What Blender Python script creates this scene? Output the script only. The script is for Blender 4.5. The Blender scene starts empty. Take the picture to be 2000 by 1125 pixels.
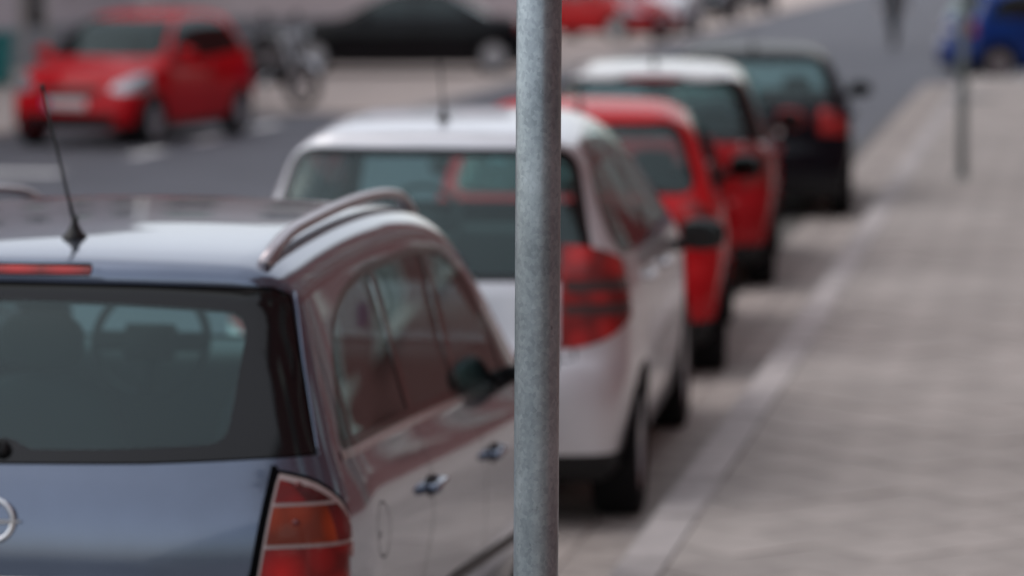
import bpy, bmesh, math, random
import numpy as np
from mathutils import Vector, Matrix
R = math.radians
random.seed(7)
scene = bpy.context.scene
COL = scene.collection

# ------------------------------------------------------------------ camera
cam_d = bpy.data.cameras.new('camera')
cam = bpy.data.objects.new('camera', cam_d); COL.objects.link(cam)
cam.location = (0, 0, 2.4)
cam.rotation_euler = (R(90 - 5.63), 0, R(8.97))
cam_d.lens = 126; cam_d.sensor_width = 36; cam_d.clip_end = 2000; cam_d.clip_start = .1
cam_d.dof.use_dof = True; cam_d.dof.focus_distance = 6.95; cam_d.dof.aperture_fstop = 2.6
scene.camera = cam

# ------------------------------------------------------------------ sky, sun, exposure
world = bpy.data.worlds.new('World'); scene.world = world; world.use_nodes = True
wn = world.node_tree.nodes; wl = world.node_tree.links
bg = wn['Background']
sky = wn.new('ShaderNodeTexSky'); sky.sky_type = 'NISHITA'; sky.sun_disc = False
SUN_EL, SUN_AZ = 56, 268
sky.sun_elevation = R(SUN_EL); sky.sun_rotation = R(SUN_AZ)
sky.air_density = 1.0; sky.dust_density = 2.4; sky.ozone_density = 1.5
hs = wn.new('ShaderNodeHueSaturation'); hs.inputs['Saturation'].default_value = .5
wl.new(sky.outputs[0], hs.inputs['Color']); wl.new(hs.outputs[0], bg.inputs[0])
bg.inputs[1].default_value = .14
sd = bpy.data.lights.new('sun', 'SUN'); so = bpy.data.objects.new('sun', sd); COL.objects.link(so)
sd.energy = 1.0; sd.angle = R(178); sd.color = (1, .96, .92)
az, el = R(SUN_AZ), R(SUN_EL)
sdir = Vector((math.sin(az) * math.cos(el), math.cos(az) * math.cos(el), math.sin(el)))
so.rotation_euler = sdir.to_track_quat('Z', 'Y').to_euler(); so.location = (0, 0, 60)
vs = scene.view_settings
vs.view_transform = 'Standard'; vs.look = 'None'; vs.gamma = 1; vs.exposure = 0.2; vs.use_curve_mapping = False
scene.cycles.max_bounces = 8; scene.cycles.transparent_max_bounces = 24
scene.cycles.sample_clamp_indirect = 6
scene.cycles.caustics_reflective = False; scene.cycles.caustics_refractive = False

# ------------------------------------------------------------------ materials
MATS = {}
def mat(name, col=(.5, .5, .5), rough=.5, metal=0, coat=0, spec=.5, var=0, vscale=4, bump=0, bscale=40, rand=0, coat_rough=.03, stretch=None):
    if name in MATS: return MATS[name]
    m = bpy.data.materials.new(name); m.use_nodes = True
    nt = m.node_tree; N = nt.nodes; Lk = nt.links; p = N['Principled BSDF']
    p.inputs['Base Color'].default_value = (*col, 1); p.inputs['Roughness'].default_value = rough
    p.inputs['Metallic'].default_value = metal; p.inputs['Coat Weight'].default_value = coat
    p.inputs['Coat Roughness'].default_value = coat_rough; p.inputs['Specular IOR Level'].default_value = spec
    tc = N.new('ShaderNodeTexCoord'); vec = tc.outputs['Object']
    if stretch:
        mp = N.new('ShaderNodeMapping'); mp.inputs['Scale'].default_value = stretch
        Lk.new(vec, mp.inputs[0]); vec = mp.outputs[0]
    if var or rand:
        val = None
        if var:
            n = N.new('ShaderNodeTexNoise'); n.inputs['Scale'].default_value = vscale; n.inputs['Detail'].default_value = 6
            n.inputs['Roughness'].default_value = .62
            Lk.new(vec, n.inputs['Vector'])
            mr = N.new('ShaderNodeMapRange'); mr.inputs[1].default_value = .3; mr.inputs[2].default_value = .7
            mr.inputs[3].default_value = 1 - var; mr.inputs[4].default_value = 1 + var
            Lk.new(n.outputs[0], mr.inputs[0]); val = mr.outputs[0]
        if rand:
            oi = N.new('ShaderNodeObjectInfo'); m2 = N.new('ShaderNodeMapRange')
            m2.inputs[3].default_value = 1 - rand; m2.inputs[4].default_value = 1 + rand
            Lk.new(oi.outputs['Random'], m2.inputs[0])
            if val:
                mu = N.new('ShaderNodeMath'); mu.operation = 'MULTIPLY'
                Lk.new(val, mu.inputs[0]); Lk.new(m2.outputs[0], mu.inputs[1]); val = mu.outputs[0]
            else: val = m2.outputs[0]
        vm = N.new('ShaderNodeVectorMath'); vm.operation = 'SCALE'; vm.inputs[0].default_value = col
        Lk.new(val, vm.inputs['Scale']); Lk.new(vm.outputs[0], p.inputs['Base Color'])
    if bump:
        n = N.new('ShaderNodeTexNoise'); n.inputs['Scale'].default_value = bscale; n.inputs['Detail'].default_value = 4
        Lk.new(vec, n.inputs['Vector'])
        b = N.new('ShaderNodeBump'); b.inputs['Strength'].default_value = bump; b.inputs['Distance'].default_value = .01
        Lk.new(n.outputs[0], b.inputs['Height']); Lk.new(b.outputs[0], p.inputs['Normal'])
    MATS[name] = m; return m

def glass_mat(name, tint=(.55, .66, .66), refl=1.0, R0=.06):
    if name in MATS: return MATS[name]
    m = bpy.data.materials.new(name); m.use_nodes = True
    nt = m.node_tree; N = nt.nodes; Lk = nt.links
    N.remove(N['Principled BSDF']); out = N['Material Output']
    tr = N.new('ShaderNodeBsdfTransparent'); tr.inputs[0].default_value = (*tint, 1)
    gl = N.new('ShaderNodeBsdfGlossy'); gl.inputs['Roughness'].default_value = .015; gl.inputs['Color'].default_value = (.82 * refl, refl, refl, 1)
    # thin pane: Schlick reflectance, the same from both sides
    ge = N.new('ShaderNodeNewGeometry'); dt = N.new('ShaderNodeVectorMath'); dt.operation = 'DOT_PRODUCT'
    Lk.new(ge.outputs['Normal'], dt.inputs[0]); Lk.new(ge.outputs['Incoming'], dt.inputs[1])
    def mth(op, a, b=None):
        n_ = N.new('ShaderNodeMath'); n_.operation = op
        for q, v_ in enumerate((a, b)):
            if v_ is None: continue
            if isinstance(v_, (int, float)): n_.inputs[q].default_value = v_
            else: Lk.new(v_, n_.inputs[q])
        return n_.outputs[0]
    c_ = mth('ABSOLUTE', dt.outputs['Value']); c_ = mth('SUBTRACT', 1.0, c_); c_ = mth('MAXIMUM', c_, 0.0); c_ = mth('POWER', c_, 5.0)
    fr_o = mth('ADD', mth('MULTIPLY', c_, 1 - R0), R0)
    mx = N.new('ShaderNodeMixShader')
    Lk.new(fr_o, mx.inputs[0]); Lk.new(tr.outputs[0], mx.inputs[1]); Lk.new(gl.outputs[0], mx.inputs[2])
    # a thin film of road dust
    df = N.new('ShaderNodeBsdfDiffuse'); df.inputs[0].default_value = (.26, .33, .34, 1)
    m2 = N.new('ShaderNodeMixShader'); m2.inputs[0].default_value = .02
    Lk.new(mx.outputs[0], m2.inputs[1]); Lk.new(df.outputs[0], m2.inputs[2]); Lk.new(m2.outputs[0], out.inputs[0])
    MATS[name] = m; return m

def lens_mat(name, col):
    if name in MATS: return MATS[name]
    m = bpy.data.materials.new(name); m.use_nodes = True
    nt = m.node_tree; N = nt.nodes; Lk = nt.links; p = N['Principled BSDF']
    tc = N.new('ShaderNodeTexCoord')
    v = N.new('ShaderNodeTexVoronoi'); v.inputs['Scale'].default_value = 9
    Lk.new(tc.outputs['Object'], v.inputs['Vector'])
    cr = N.new('ShaderNodeValToRGB')
    cr.color_ramp.elements[0].position = .0; cr.color_ramp.elements[0].color = (*[min(1, c * 1.5) for c in col], 1)
    cr.color_ramp.elements[1].position = .7; cr.color_ramp.elements[1].color = (*[c * .35 for c in col], 1)
    Lk.new(v.outputs[0], cr.inputs[0]); Lk.new(cr.outputs[0], p.inputs['Base Color'])
    w = N.new('ShaderNodeTexWave'); w.inputs['Scale'].default_value = 60; w.bands_direction = 'X'
    Lk.new(tc.outputs['Object'], w.inputs['Vector'])
    b = N.new('ShaderNodeBump'); b.inputs['Strength'].default_value = .25; b.inputs['Distance'].default_value = .003
    Lk.new(w.outputs[0], b.inputs['Height']); Lk.new(b.outputs[0], p.inputs['Normal'])
    p.inputs['Roughness'].default_value = .35; p.inputs['Coat Weight'].default_value = .55; p.inputs['Coat Roughness'].default_value = .05
    p.inputs['Metallic'].default_value = .25
    MATS[name] = m; return m

def paint(name, col, metal=.0, rough=.38, coat=1.0):
    return mat(name, col, rough, metal, coat, spec=.5 if metal > .3 else 0.0, var=.05, vscale=3, coat_rough=.03)

M_BLACK = mat('black_plastic', (.008, .008, .009), .45, spec=.35)
M_GLOSSBLK = mat('black_gloss', (.005, .005, .006), .08, spec=.45)
M_RUBBER = mat('tyre_rubber', (.009, .009, .010), .8, spec=.25, bump=.3, bscale=60)
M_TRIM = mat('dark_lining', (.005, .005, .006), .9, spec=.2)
M_SEAT = mat('seat_fabric', (.07, .085, .09), .9, bump=.3, bscale=300)
M_DASH = mat('dash_plastic', (.03, .034, .036), .6)
M_CHROME = mat('chrome', (.75, .75, .77), .12, 1.0)
M_MIRROR = mat('mirror_silver', (.07, .08, .08), .06, 1.0)
M_ALLOY = mat('wheel_alloy', (.42, .42, .44), .32, .9)
M_RED = lens_mat('lamp_red', (.42, .008, .008))
M_DRED = lens_mat('lamp_dark_red', (.16, .006, .007))
M_AMBER = lens_mat('lamp_amber', (.46, .05, .008))
M_CLEAR = mat('lamp_clear', (.38, .40, .43), .2, .6, coat=.6)
M_LTRIM = mat('lamp_trim', (.42, .34, .33), .3, .3, coat=.5)
M_PLATE = mat('plate_white', (.72, .72, .70), .4)
M_PBLUE = mat('plate_blue', (.02, .05, .35), .4)
M_GLASS = glass_mat('car_glass', (.56, .80, .80))
M_SCREEN = glass_mat('windscreen_glass', (.74, .94, .92))
M_TINT = glass_mat('tinted_glass', (.20, .22, .22), R0=.05)
M_DARKG = glass_mat('dark_glass', (.07, .075, .075), R0=.035)

# ------------------------------------------------------------------ mesh helpers
def obj(name, me, m=None, parent=None, loc=None):
    if isinstance(me, bmesh.types.BMesh):
        b = me; me = bpy.data.meshes.new(name); b.to_mesh(me); b.free()
    if m and not me.materials: me.materials.append(m)
    o = bpy.data.objects.new(name, me); COL.objects.link(o)
    if parent: o.parent = parent
    if loc: o.location = loc
    return o
def tag(o, label, cat, group=None, kind=None):
    if label: o['label'] = label
    if cat: o['category'] = cat
    if group: o['group'] = group
    if kind: o['kind'] = kind
    return o
def thing(name, label, cat, loc=(0, 0, 0), rz=0, group=None):
    o = bpy.data.objects.new(name, None); COL.objects.link(o)
    o.location = loc; o.rotation_euler = (0, 0, rz); o.empty_display_size = .2
    return tag(o, label, cat, group)
def smooth(o, ang=None):
    for p in o.data.polygons: p.use_smooth = True
    return o
def bx(bm, x0, x1, y0, y1, z0, z1):
    vs_ = [bm.verts.new(p) for p in ((x0, y0, z0), (x1, y0, z0), (x1, y1, z0), (x0, y1, z0), (x0, y0, z1), (x1, y0, z1), (x1, y1, z1), (x0, y1, z1))]
    for f in ((0, 3, 2, 1), (4, 5, 6, 7), (0, 1, 5, 4), (1, 2, 6, 5), (2, 3, 7, 6), (3, 0, 4, 7)): bm.faces.new([vs_[i] for i in f])
def bevel_all(bm, w, seg=2):
    bmesh.ops.bevel(bm, geom=bm.edges[:], offset=w, segments=seg, affect='EDGES', profile=.6)
def box(name, d, m, parent=None, bev=0, seg=2, loc=None, rot=None):
    bm = bmesh.new(); bx(bm, *d)
    if bev: bevel_all(bm, bev, seg)
    o = obj(name, bm, m, parent, loc)
    if bev:
        smooth(o)
    if rot: o.rotation_euler = rot
    return o
def tube(bm, pts, r, n=10, flat=1.0, cap=True):
    """swept tube; r number or list; flat scales the second axis"""
    pts = [Vector(p) for p in pts]; rings = []
    rr = r if isinstance(r, (list, tuple)) else [r] * len(pts)
    prev = None
    for i, p in enumerate(pts):
        t = (pts[min(i + 1, len(pts) - 1)] - pts[max(i - 1, 0)]).normalized()
        ref = Vector((1, 0, 0)) if abs(t.x) < .9 else Vector((0, 0, 1))
        a = ref - t * ref.dot(t); a.normalize(); b = t.cross(a)
        rings.append([bm.verts.new(p + a * (math.cos(2 * math.pi * k / n) * rr[i]) + b * (math.sin(2 * math.pi * k / n) * rr[i] * flat)) for k in range(n)])
    for i in range(len(rings) - 1):
        for k in range(n):
            bm.faces.new((rings[i][k], rings[i][(k + 1) % n], rings[i + 1][(k + 1) % n], rings[i + 1][k]))
    if cap:
        bm.faces.new(rings[0][::-1]); bm.faces.new(rings[-1])
    bmesh.ops.recalc_face_normals(bm, faces=bm.faces[:])
def tube_obj(name, pts, r, m, parent=None, n=10, flat=1.0):
    bm = bmesh.new(); tube(bm, pts, r, n, flat); return smooth(obj(name, bm, m, parent))
def lathe(bm, prof, n=32, axis='z', closed=False):
    """prof: (radius, height) list"""
    rings = []
    for r, h in prof:
        ring = []
        for k in range(n):
            a = 2 * math.pi * k / n; c, s = math.cos(a) * r, math.sin(a) * r
            ring.append(bm.verts.new((c, s, h) if axis == 'z' else (h, c, s)))
        rings.append(ring)
    m_ = len(rings)
    for i in range(m_ if closed else m_ - 1):
        A, B = rings[i], rings[(i + 1) % m_]
        for k in range(n):
            try: bm.faces.new((A[k], A[(k + 1) % n], B[(k + 1) % n], B[k]))
            except ValueError: pass
    if not closed:
        for ring in (rings[0], rings[-1]):
            try: bm.faces.new(ring)
            except ValueError: pass
    bmesh.ops.remove_doubles(bm, verts=bm.verts[:], dist=1e-5)
    bmesh.ops.recalc_face_normals(bm, faces=bm.faces[:])
def round_poly(pts, r, n=4):
    out = []; L = len(pts)
    for i in range(L):
        p = np.array(pts[i], float); a = np.array(pts[i - 1], float); b = np.array(pts[(i + 1) % L], float)
        ri = r[i] if isinstance(r, (list, tuple)) else r
        da, db = a - p, b - p; la, lb = np.linalg.norm(da), np.linalg.norm(db)
        q = min(ri, la * .45, lb * .45)
        if q < 1e-4: out.append(tuple(p)); continue
        p0, p1 = p + da / la * q, p + db / lb * q
        for k in range(n + 1):
            t = k / n; out.append(tuple((1 - t) ** 2 * p0 + 2 * t * (1 - t) * p + t * t * p1))
    return out
def grow_poly(pts, d):
    """offset a polygon outwards by d"""
    P = np.array(pts, float); n = len(P)
    area = .5 * sum(P[i][0] * P[(i + 1) % n][1] - P[(i + 1) % n][0] * P[i][1] for i in range(n))
    s = 1 if area > 0 else -1; out = []
    for i in range(n):
        e0 = P[i] - P[i - 1]; e1 = P[(i + 1) % n] - P[i]
        n0 = s * np.array((e0[1], -e0[0])) / (np.linalg.norm(e0) + 1e-9); n1 = s * np.array((e1[1], -e1[0])) / (np.linalg.norm(e1) + 1e-9)
        m_ = n0 + n1; m_ /= (np.linalg.norm(m_) + 1e-9)
        out.append(tuple(P[i] + m_ * d / max(.35, m_ @ n0)))
    return out
def strip(pl, w):
    """a polyline as a closed thin polygon"""
    P = np.array(pl, float); Lf, Rt = [], []
    for i in range(len(P)):
        t = P[min(i + 1, len(P) - 1)] - P[max(i - 1, 0)]; t /= np.linalg.norm(t); nn = np.array((-t[1], t[0])) * w / 2
        Lf.append(tuple(P[i] + nn)); Rt.append(tuple(P[i] - nn))
    return Lf + Rt[::-1]
def chaikin(P, it=3):
    P = np.array(P, float)
    for _ in range(it):
        Q = np.roll(P, -1, 0); P = np.stack((.75 * P + .25 * Q, .25 * P + .75 * Q), 1).reshape(-1, 2)
    return P
def in_poly(x, y, P):
    P = np.asarray(P); c = np.zeros(len(x), bool); j = len(P) - 1
    for i in range(len(P)):
        xi, yi = P[i]; xj, yj = P[j]
        if yi != yj:
            m_ = ((yi > y) != (yj > y)) & (x < (xj - xi) * (y - yi) / (yj - yi) + xi); c ^= m_
        j = i
    return c

# ------------------------------------------------------------------ car body: smooth solid cut into panels
class Body:
    def __init__(s, L, W, H, prof, wz, gy, wedge=0, wedge_y=0, kl=.10, kr=.16, crown=.05, cr=.10, cf=.16, belt=1.0, iters=3, cr4=.18):
        s.L, s.W, s.H = L, W, H
        s.P = chaikin(prof, iters); s.wz = np.array(wz, float); s.gy = np.array(gy, float)
        zz = np.linspace(s.wz[0, 0], s.wz[-1, 0], 160); w = np.interp(zz, s.wz[:, 0], s.wz[:, 1])
        for _ in range(30): w[1:-1] = .25 * w[:-2] + .5 * w[1:-1] + .25 * w[2:]
        s.zz, s.ww = zz, w
        yy = np.linspace(s.gy[0, 0], s.gy[-1, 0], 300); g = np.interp(yy, s.gy[:, 0], s.gy[:, 1])
        for _ in range(40): g[1:-1] = .25 * g[:-2] + .5 * g[1:-1] + .25 * g[2:]
        s.yy, s.gg = yy, g
        s.wedge, s.wedge_y, s.kl, s.kr, s.crown, s.cr, s.cf, s.belt, s.cr4 = wedge, wedge_y, kl, kr, crown, cr, cf, belt, cr4
    def sdf(s, y, z):
        A = s.P; B = np.roll(A, -1, 0); d2 = np.full(len(y), 1e9); sg = np.zeros(len(y), bool)
        for (ax, ay), (bx_, by) in zip(A, B):
            ex, ey = bx_ - ax, by - ay; px, py = y - ax, z - ay
            t = np.clip((px * ex + py * ey) / (ex * ex + ey * ey + 1e-12), 0, 1)
            d2 = np.minimum(d2, (px - t * ex) ** 2 + (py - t * ey) ** 2)
            if ay != by: sg ^= ((ay > z) != (by > z)) & (y < ex * (z - ay) / ey + ax)
        d = np.sqrt(d2); return np.where(sg, -d, d)
    def F(s, p):
        x, y, z = p[:, 0], p[:, 1], p[:, 2]; ax = np.abs(x)
        Sr = np.clip(1 - y / 1.3, 0, 1) ** 2; Sf = np.clip((y - (s.L - 1.7)) / 1.7, 0, 1)
        yw = y - (s.cr * x * x + s.cr4 * x ** 4) * Sr + s.cf * x * x * Sf
        zw = z + s.crown * x * x
        fs = s.sdf(yw, zw)
        z2 = z + s.wedge * (y - s.wedge_y) * np.exp(-((z - s.belt) / .35) ** 2)
        fx = ax - np.interp(z2, s.zz, s.ww) * np.interp(y, s.yy, s.gg)
        k = s.kl + (s.kr - s.kl) * np.clip((z - .9) / .5, 0, 1)
        h = np.maximum(k - np.abs(fs - fx), 0) / k
        return np.maximum(fs, fx) + h * h * k / 4
    def grad(s, p, e=.012):
        g = np.zeros_like(p)
        for i in range(3):
            d = np.zeros(3); d[i] = e; g[:, i] = s.F(p + d) - s.F(p - d)
        return g / (np.linalg.norm(g, axis=1, keepdims=True) + 1e-12)
    def root(s, p0, p1):
        a = np.zeros(len(p0)); b = np.ones(len(p0)); fa = s.F(p0); fb = s.F(p1)
        for i in range(10):
            if i < 5: m_ = (a + b) / 2
            else: m_ = np.clip(a - fa * (b - a) / (fb - fa + 1e-12), a + .02 * (b - a), b - .02 * (b - a))
            fm = s.F(p0 + (p1 - p0) * m_[:, None]); neg = fm < 0
            a = np.where(neg, m_, a); fa = np.where(neg, fm, fa); b = np.where(neg, b, m_); fb = np.where(neg, fb, fm)
        m_ = a - fa * (b - a) / (fb - fa + 1e-12)
        return p0 + (p1 - p0) * m_[:, None]
    def mesh(s, res):
        hx = s.W / 2 + .06; y0, y1 = -.06, s.L + .06; z0, z1 = .1, s.H + .08
        nx, ny, nz = max(6, int(hx / res)), int((y1 - y0) / res), max(8, int((z1 - z0) / res))
        verts = {}; P = []; F_ = []
        def vid(i, j, k):
            if (i, j, k) not in verts:
                verts[(i, j, k)] = len(P); P.append((hx * i / nx, y0 + (y1 - y0) * j / ny, z0 + (z1 - z0) * k / nz))
            return verts[(i, j, k)]
        for k, fl in ((0, 1), (nz, 0)):
            for i in range(nx):
                for j in range(ny):
                    q = [vid(i, j, k), vid(i + 1, j, k), vid(i + 1, j + 1, k), vid(i, j + 1, k)]; F_.append(q[::-1] if fl else q)
        for i, fl in ((nx, 0),):
            for j in range(ny):
                for k in range(nz):
                    q = [vid(i, j, k), vid(i, j + 1, k), vid(i, j + 1, k + 1), vid(i, j, k + 1)]; F_.append(q[::-1] if fl else q)
        for j, fl in ((0, 0), (ny, 1)):
            for i in range(nx):
                for k in range(nz):
                    q = [vid(i, j, k), vid(i + 1, j, k), vid(i + 1, j, k + 1), vid(i, j, k + 1)]; F_.append(q[::-1] if fl else q)
        P = np.array(P); p0 = np.zeros_like(P); p0[:, 1] = np.clip(P[:, 1], .75, s.L - .85); p0[:, 2] = .56
        pts = s.root(p0, p0 + (P - p0) * 1.25)
        bm = bmesh.new(); V = [bm.verts.new(p) for p in pts]
        for q in F_: bm.faces.new([V[i] for i in q])
        bm.normal_update(); return bm
    def surf(s, proj, a, b):
        """point and normal on the surface seen along an axis"""
        if proj == 'rear': p0, p1 = (a, .75, b), (a, -.3, b)
        elif proj == 'front': p0, p1 = (a, s.L - 1.0, b), (a, s.L + .3, b)
        elif proj == 'top': p0, p1 = (a, b, .6), (a, b, s.H + .3)
        elif proj == 'right': p0, p1 = (.1, a, b), (1.4, a, b)
        else: p0, p1 = (-.1, a, b), (-1.4, a, b)
        p = s.root(np.array([p0], float), np.array([p1], float)); n = s.grad(p)
        return Vector(p[0]), Vector(n[0])

PROJ = {'right': (1, 2), 'left': (1, 2), 'rear': (0, 2), 'front': (0, 2), 'top': (0, 1)}
def face_ok(f, proj, L):
    n = f.normal; c = f.calc_center_median()
    if proj == 'right': return c.x > .12 and n.x > .12
    if proj == 'left': return c.x < -.12 and n.x < -.12
    if proj == 'rear': return c.y < L * .45 and n.y < -.10
    if proj == 'front': return c.y > L * .5 and n.y > .06
    return n.z > .25 and c.z > .6
def cut(bm, proj, poly, L):
    ia, ib = PROJ[proj]; P = np.array(poly); l0, l1 = (P.min(0) - .002); h0, h1 = (P.max(0) + .002)
    m_ = .2; cand = {}
    def bounds(f):
        A = [v.co[ia] for v in f.verts]; B = [v.co[ib] for v in f.verts]
        return min(A), max(A), min(B), max(B)
    for f in bm.faces:
        c = f.verts[0].co if False else f.loops[0].vert.co
        if l0 - m_ < c[ia] < h0 + m_ and l1 - m_ < c[ib] < h1 + m_:
            q = bounds(f)
            if q[1] > l0 and q[0] < h0 and q[3] > l1 and q[2] < h1 and face_ok(f, proj, L): cand[f] = q
    n = len(P)
    for i in range(n):
        a, b = P[i], P[(i + 1) % n]
        if np.linalg.norm(b - a) < 1e-5: continue
        sl0, sl1 = min(a[0], b[0]) - .001, min(a[1], b[1]) - .001; sh0, sh1 = max(a[0], b[0]) + .001, max(a[1], b[1]) + .001
        loc = [f for f, q in cand.items() if q[1] > sl0 and q[0] < sh0 and q[3] > sl1 and q[2] < sh1]
        if not loc: continue
        d = b - a; no = [0, 0, 0]; no[ia] = -d[1]; no[ib] = d[0]; co = [0, 0, 0]; co[ia] = a[0]; co[ib] = a[1]
        # only faces that straddle the line
        loc2 = []
        for f in loc:
            sg = [(v.co[ia] - a[0]) * -d[1] + (v.co[ib] - a[1]) * d[0] for v in f.verts]
            if min(sg) < 0 < max(sg): loc2.append(f)
        if not loc2: continue
        es = set(e for f in loc2 for e in f.edges); vs_ = set(v for f in loc2 for v in f.verts)
        old = {f: cand[f] for f in loc2}
        r = bmesh.ops.bisect_plane(bm, geom=list(vs_) + list(es) + loc2, plane_co=co, plane_no=no, dist=1e-5)
        for f in loc2: cand.pop(f, None)
        for g in r['geom']:
            if isinstance(g, bmesh.types.BMFace): cand[g] = bounds(g)
PANELS = {}
def panels(body, res, regions, root, mats, lining=True, inset={}, hidden=('hole', 'gap'), cache=None, paint_m=None):
    """regions: list of (label, [(proj, poly), ...]); later ones win. One object per label, body first."""
    if cache and cache in PANELS:
        for nm, me in PANELS[cache]:
            if nm in ('body', 'door', 'tailgate', 'body_panel'): me = me.copy(); me.materials[0] = paint_m
            obj(nm, me, None, root)
        return {}
    bm = body.mesh(res); L = body.L
    regions = [(l_, ps) for l_, ps in regions if not any(pr == 'left' or max(q[0] for q in po) <= 0 for pr, po in ps)]
    for lab, polys in regions:
        for proj, poly in polys: cut(bm, proj, poly, L)
    bm.normal_update()
    fs = list(bm.faces); C = np.array([f.calc_center_median() for f in fs]); lab_ = np.zeros(len(fs), int); names = ['body']
    OK = {pr: np.array([face_ok(f, pr, L) for f in fs]) for pr in PROJ}
    for lab, polys in regions:
        m_ = np.ones(len(fs), bool)
        for proj, poly in polys:
            ia, ib = PROJ[proj]; m_ &= OK[proj] & in_poly(C[:, ia], C[:, ib], poly)
        names.append(lab); lab_[m_] = len(names) - 1
    bm.verts.index_update()
    V = np.array([v.co for v in bm.verts])
    for _ in range(2):
        g = body.grad(V, .004); V = V - g * body.F(V)[:, None]
    Nn = body.grad(V); FV = [[v.index for v in f.verts] for f in fs]
    bm.free(); out = {}
    def build(name, idx, off, m_, parent):
        idx = list(idx); vi = sorted(set(v for fi in idx for v in FV[fi])); pos = {v: k for k, v in enumerate(vi)}
        vv = V[vi] + Nn[vi] * off; nn = Nn[vi]; ff = [[pos[v] for v in FV[fi]] for fi in idx]
        mid = V[vi][:, 0] < 1e-6; fl = np.array((-1, 1, 1)); n = len(vi)
        mv, mn = vv * fl, nn * fl; mf = [q[::-1] for q in ff]
        if mid.any():
            mf = [[k if mid[k] else k + n for k in q] for q in mf]
            sets = [(np.vstack((vv, mv)), np.vstack((nn, mn)), ff + mf)]
        else: sets = [(vv, nn, ff), (mv, mn, mf)]
        res_ = []
        for a, b_, c in sets:
            me = bpy.data.meshes.new(name); me.from_pydata(a.tolist(), [], c)
            me.polygons.foreach_set('use_smooth', [True] * len(me.polygons))
            me.normals_split_custom_set_from_vertices(b_.tolist()); res_.append(obj(name, me, m_, parent))
        return res_
    for i, nm in enumerate(names):
        idx = np.nonzero(lab_ == i)[0]; key = nm.split('#')[0]
        if len(idx) == 0 or key in hidden: continue
        comps = [idx]
        if key in ('body', 'pillar_trim'):
            par = {}
            def find(a):
                while par.setdefault(a, a) != a: par[a] = par[par[a]]; a = par[a]
                return a
            for fi in idx:
                q = FV[fi]; r0 = find(q[0])
                for v in q[1:]: par[find(v)] = r0
            grp = {}
            for fi in idx: grp.setdefault(find(FV[fi][0]), []).append(fi)
            gs = sorted(grp.values(), key=len, reverse=True)
            comps = [gs[0]] + [g for g in gs[1:] if len(g) >= 14]
            if key == 'body': comps[0] = comps[0] + [f for g in gs[1:] if len(g) < 14 for f in g]
        for ci, cidx in enumerate(comps):
            nm2 = key
            if key == 'body' and ci:
                c = C[cidx].mean(0); nm2 = ('door' if np.ptp(C[cidx][:, 2]) > .45 else 'door_trim') if (c[0] > .5 and len(cidx) > 30) else 'tailgate' if (c[1] < .6 and c[2] < 1.15) else 'body_panel'
            o = build(nm2, cidx, inset.get(key, 0), mats[key], root)
            out.setdefault(nm2, []).extend(o)
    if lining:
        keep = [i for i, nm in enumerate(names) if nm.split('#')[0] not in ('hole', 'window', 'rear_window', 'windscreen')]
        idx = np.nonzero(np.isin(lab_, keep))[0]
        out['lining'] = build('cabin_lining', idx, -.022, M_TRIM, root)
    if cache: PANELS[cache] = [(o.name.split('.')[0], o.data) for v in out.values() for o in v]
    return out

# ------------------------------------------------------------------ car fittings
WHEELS = {}
def wheel_meshes(r, w, style):
    key = (r, w, style)
    if key in WHEELS: return WHEELS[key]
    bm = bmesh.new(); ri = r * .66
    lathe(bm, [(ri, -w * .45), (ri * 1.06, -w * .5), (r * .90, -w * .52), (r * .975, -w * .44), (r, -w * .32), (r, w * .32), (r * .975, w * .44), (r * .90, w * .52), (ri * 1.06, w * .5), (ri, w * .45)], 40, 'x', True)
    t = bpy.data.meshes.new('wheel'); bm.to_mesh(t); bm.free(); t.materials.append(M_RUBBER)
    for p in t.polygons: p.use_smooth = True
    bm = bmesh.new()
    lathe(bm, [(ri * 1.02, w * .40), (ri * .97, w * .46), (ri * .9, w * .42), (ri * .88, -w * .3), (.02, -w * .3)], 40, 'x')
    n = 5 if style < 2 else 8
    for k in range(n):
        a = 2 * math.pi * k / n; c, s_ = math.cos(a), math.sin(a); hw = .035 if style == 0 else (.055 if style == 1 else .04)
        q = []
        for rr, ww, hx in ((ri * .15, hw * 1.2, w * .40), (ri * .93, hw * .9, w * .42)):
            for sg in (-1, 1):
                for dx in (hx, hx - .02): q.append(bm.verts.new((dx, c * rr - s_ * ww * sg, s_ * rr + c * ww * sg)))
        for f in ((0, 2, 6, 4), (1, 5, 7, 3), (0, 4, 5, 1), (2, 3, 7, 6), (0, 1, 3, 2), (4, 6, 7, 5)): bm.faces.new([q[i] for i in f])
    lathe(bm, [(.0, w * .46), (.035, w * .455), (.07, w * .42), (.075, w * .3)], 20, 'x')
    bmesh.ops.recalc_face_normals(bm, faces=bm.faces[:])
    rm = bpy.data.meshes.new('rim'); bm.to_mesh(rm); bm.free(); rm.materials.append(M_ALLOY)
    WHEELS[key] = (t, rm); return WHEELS[key]
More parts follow.
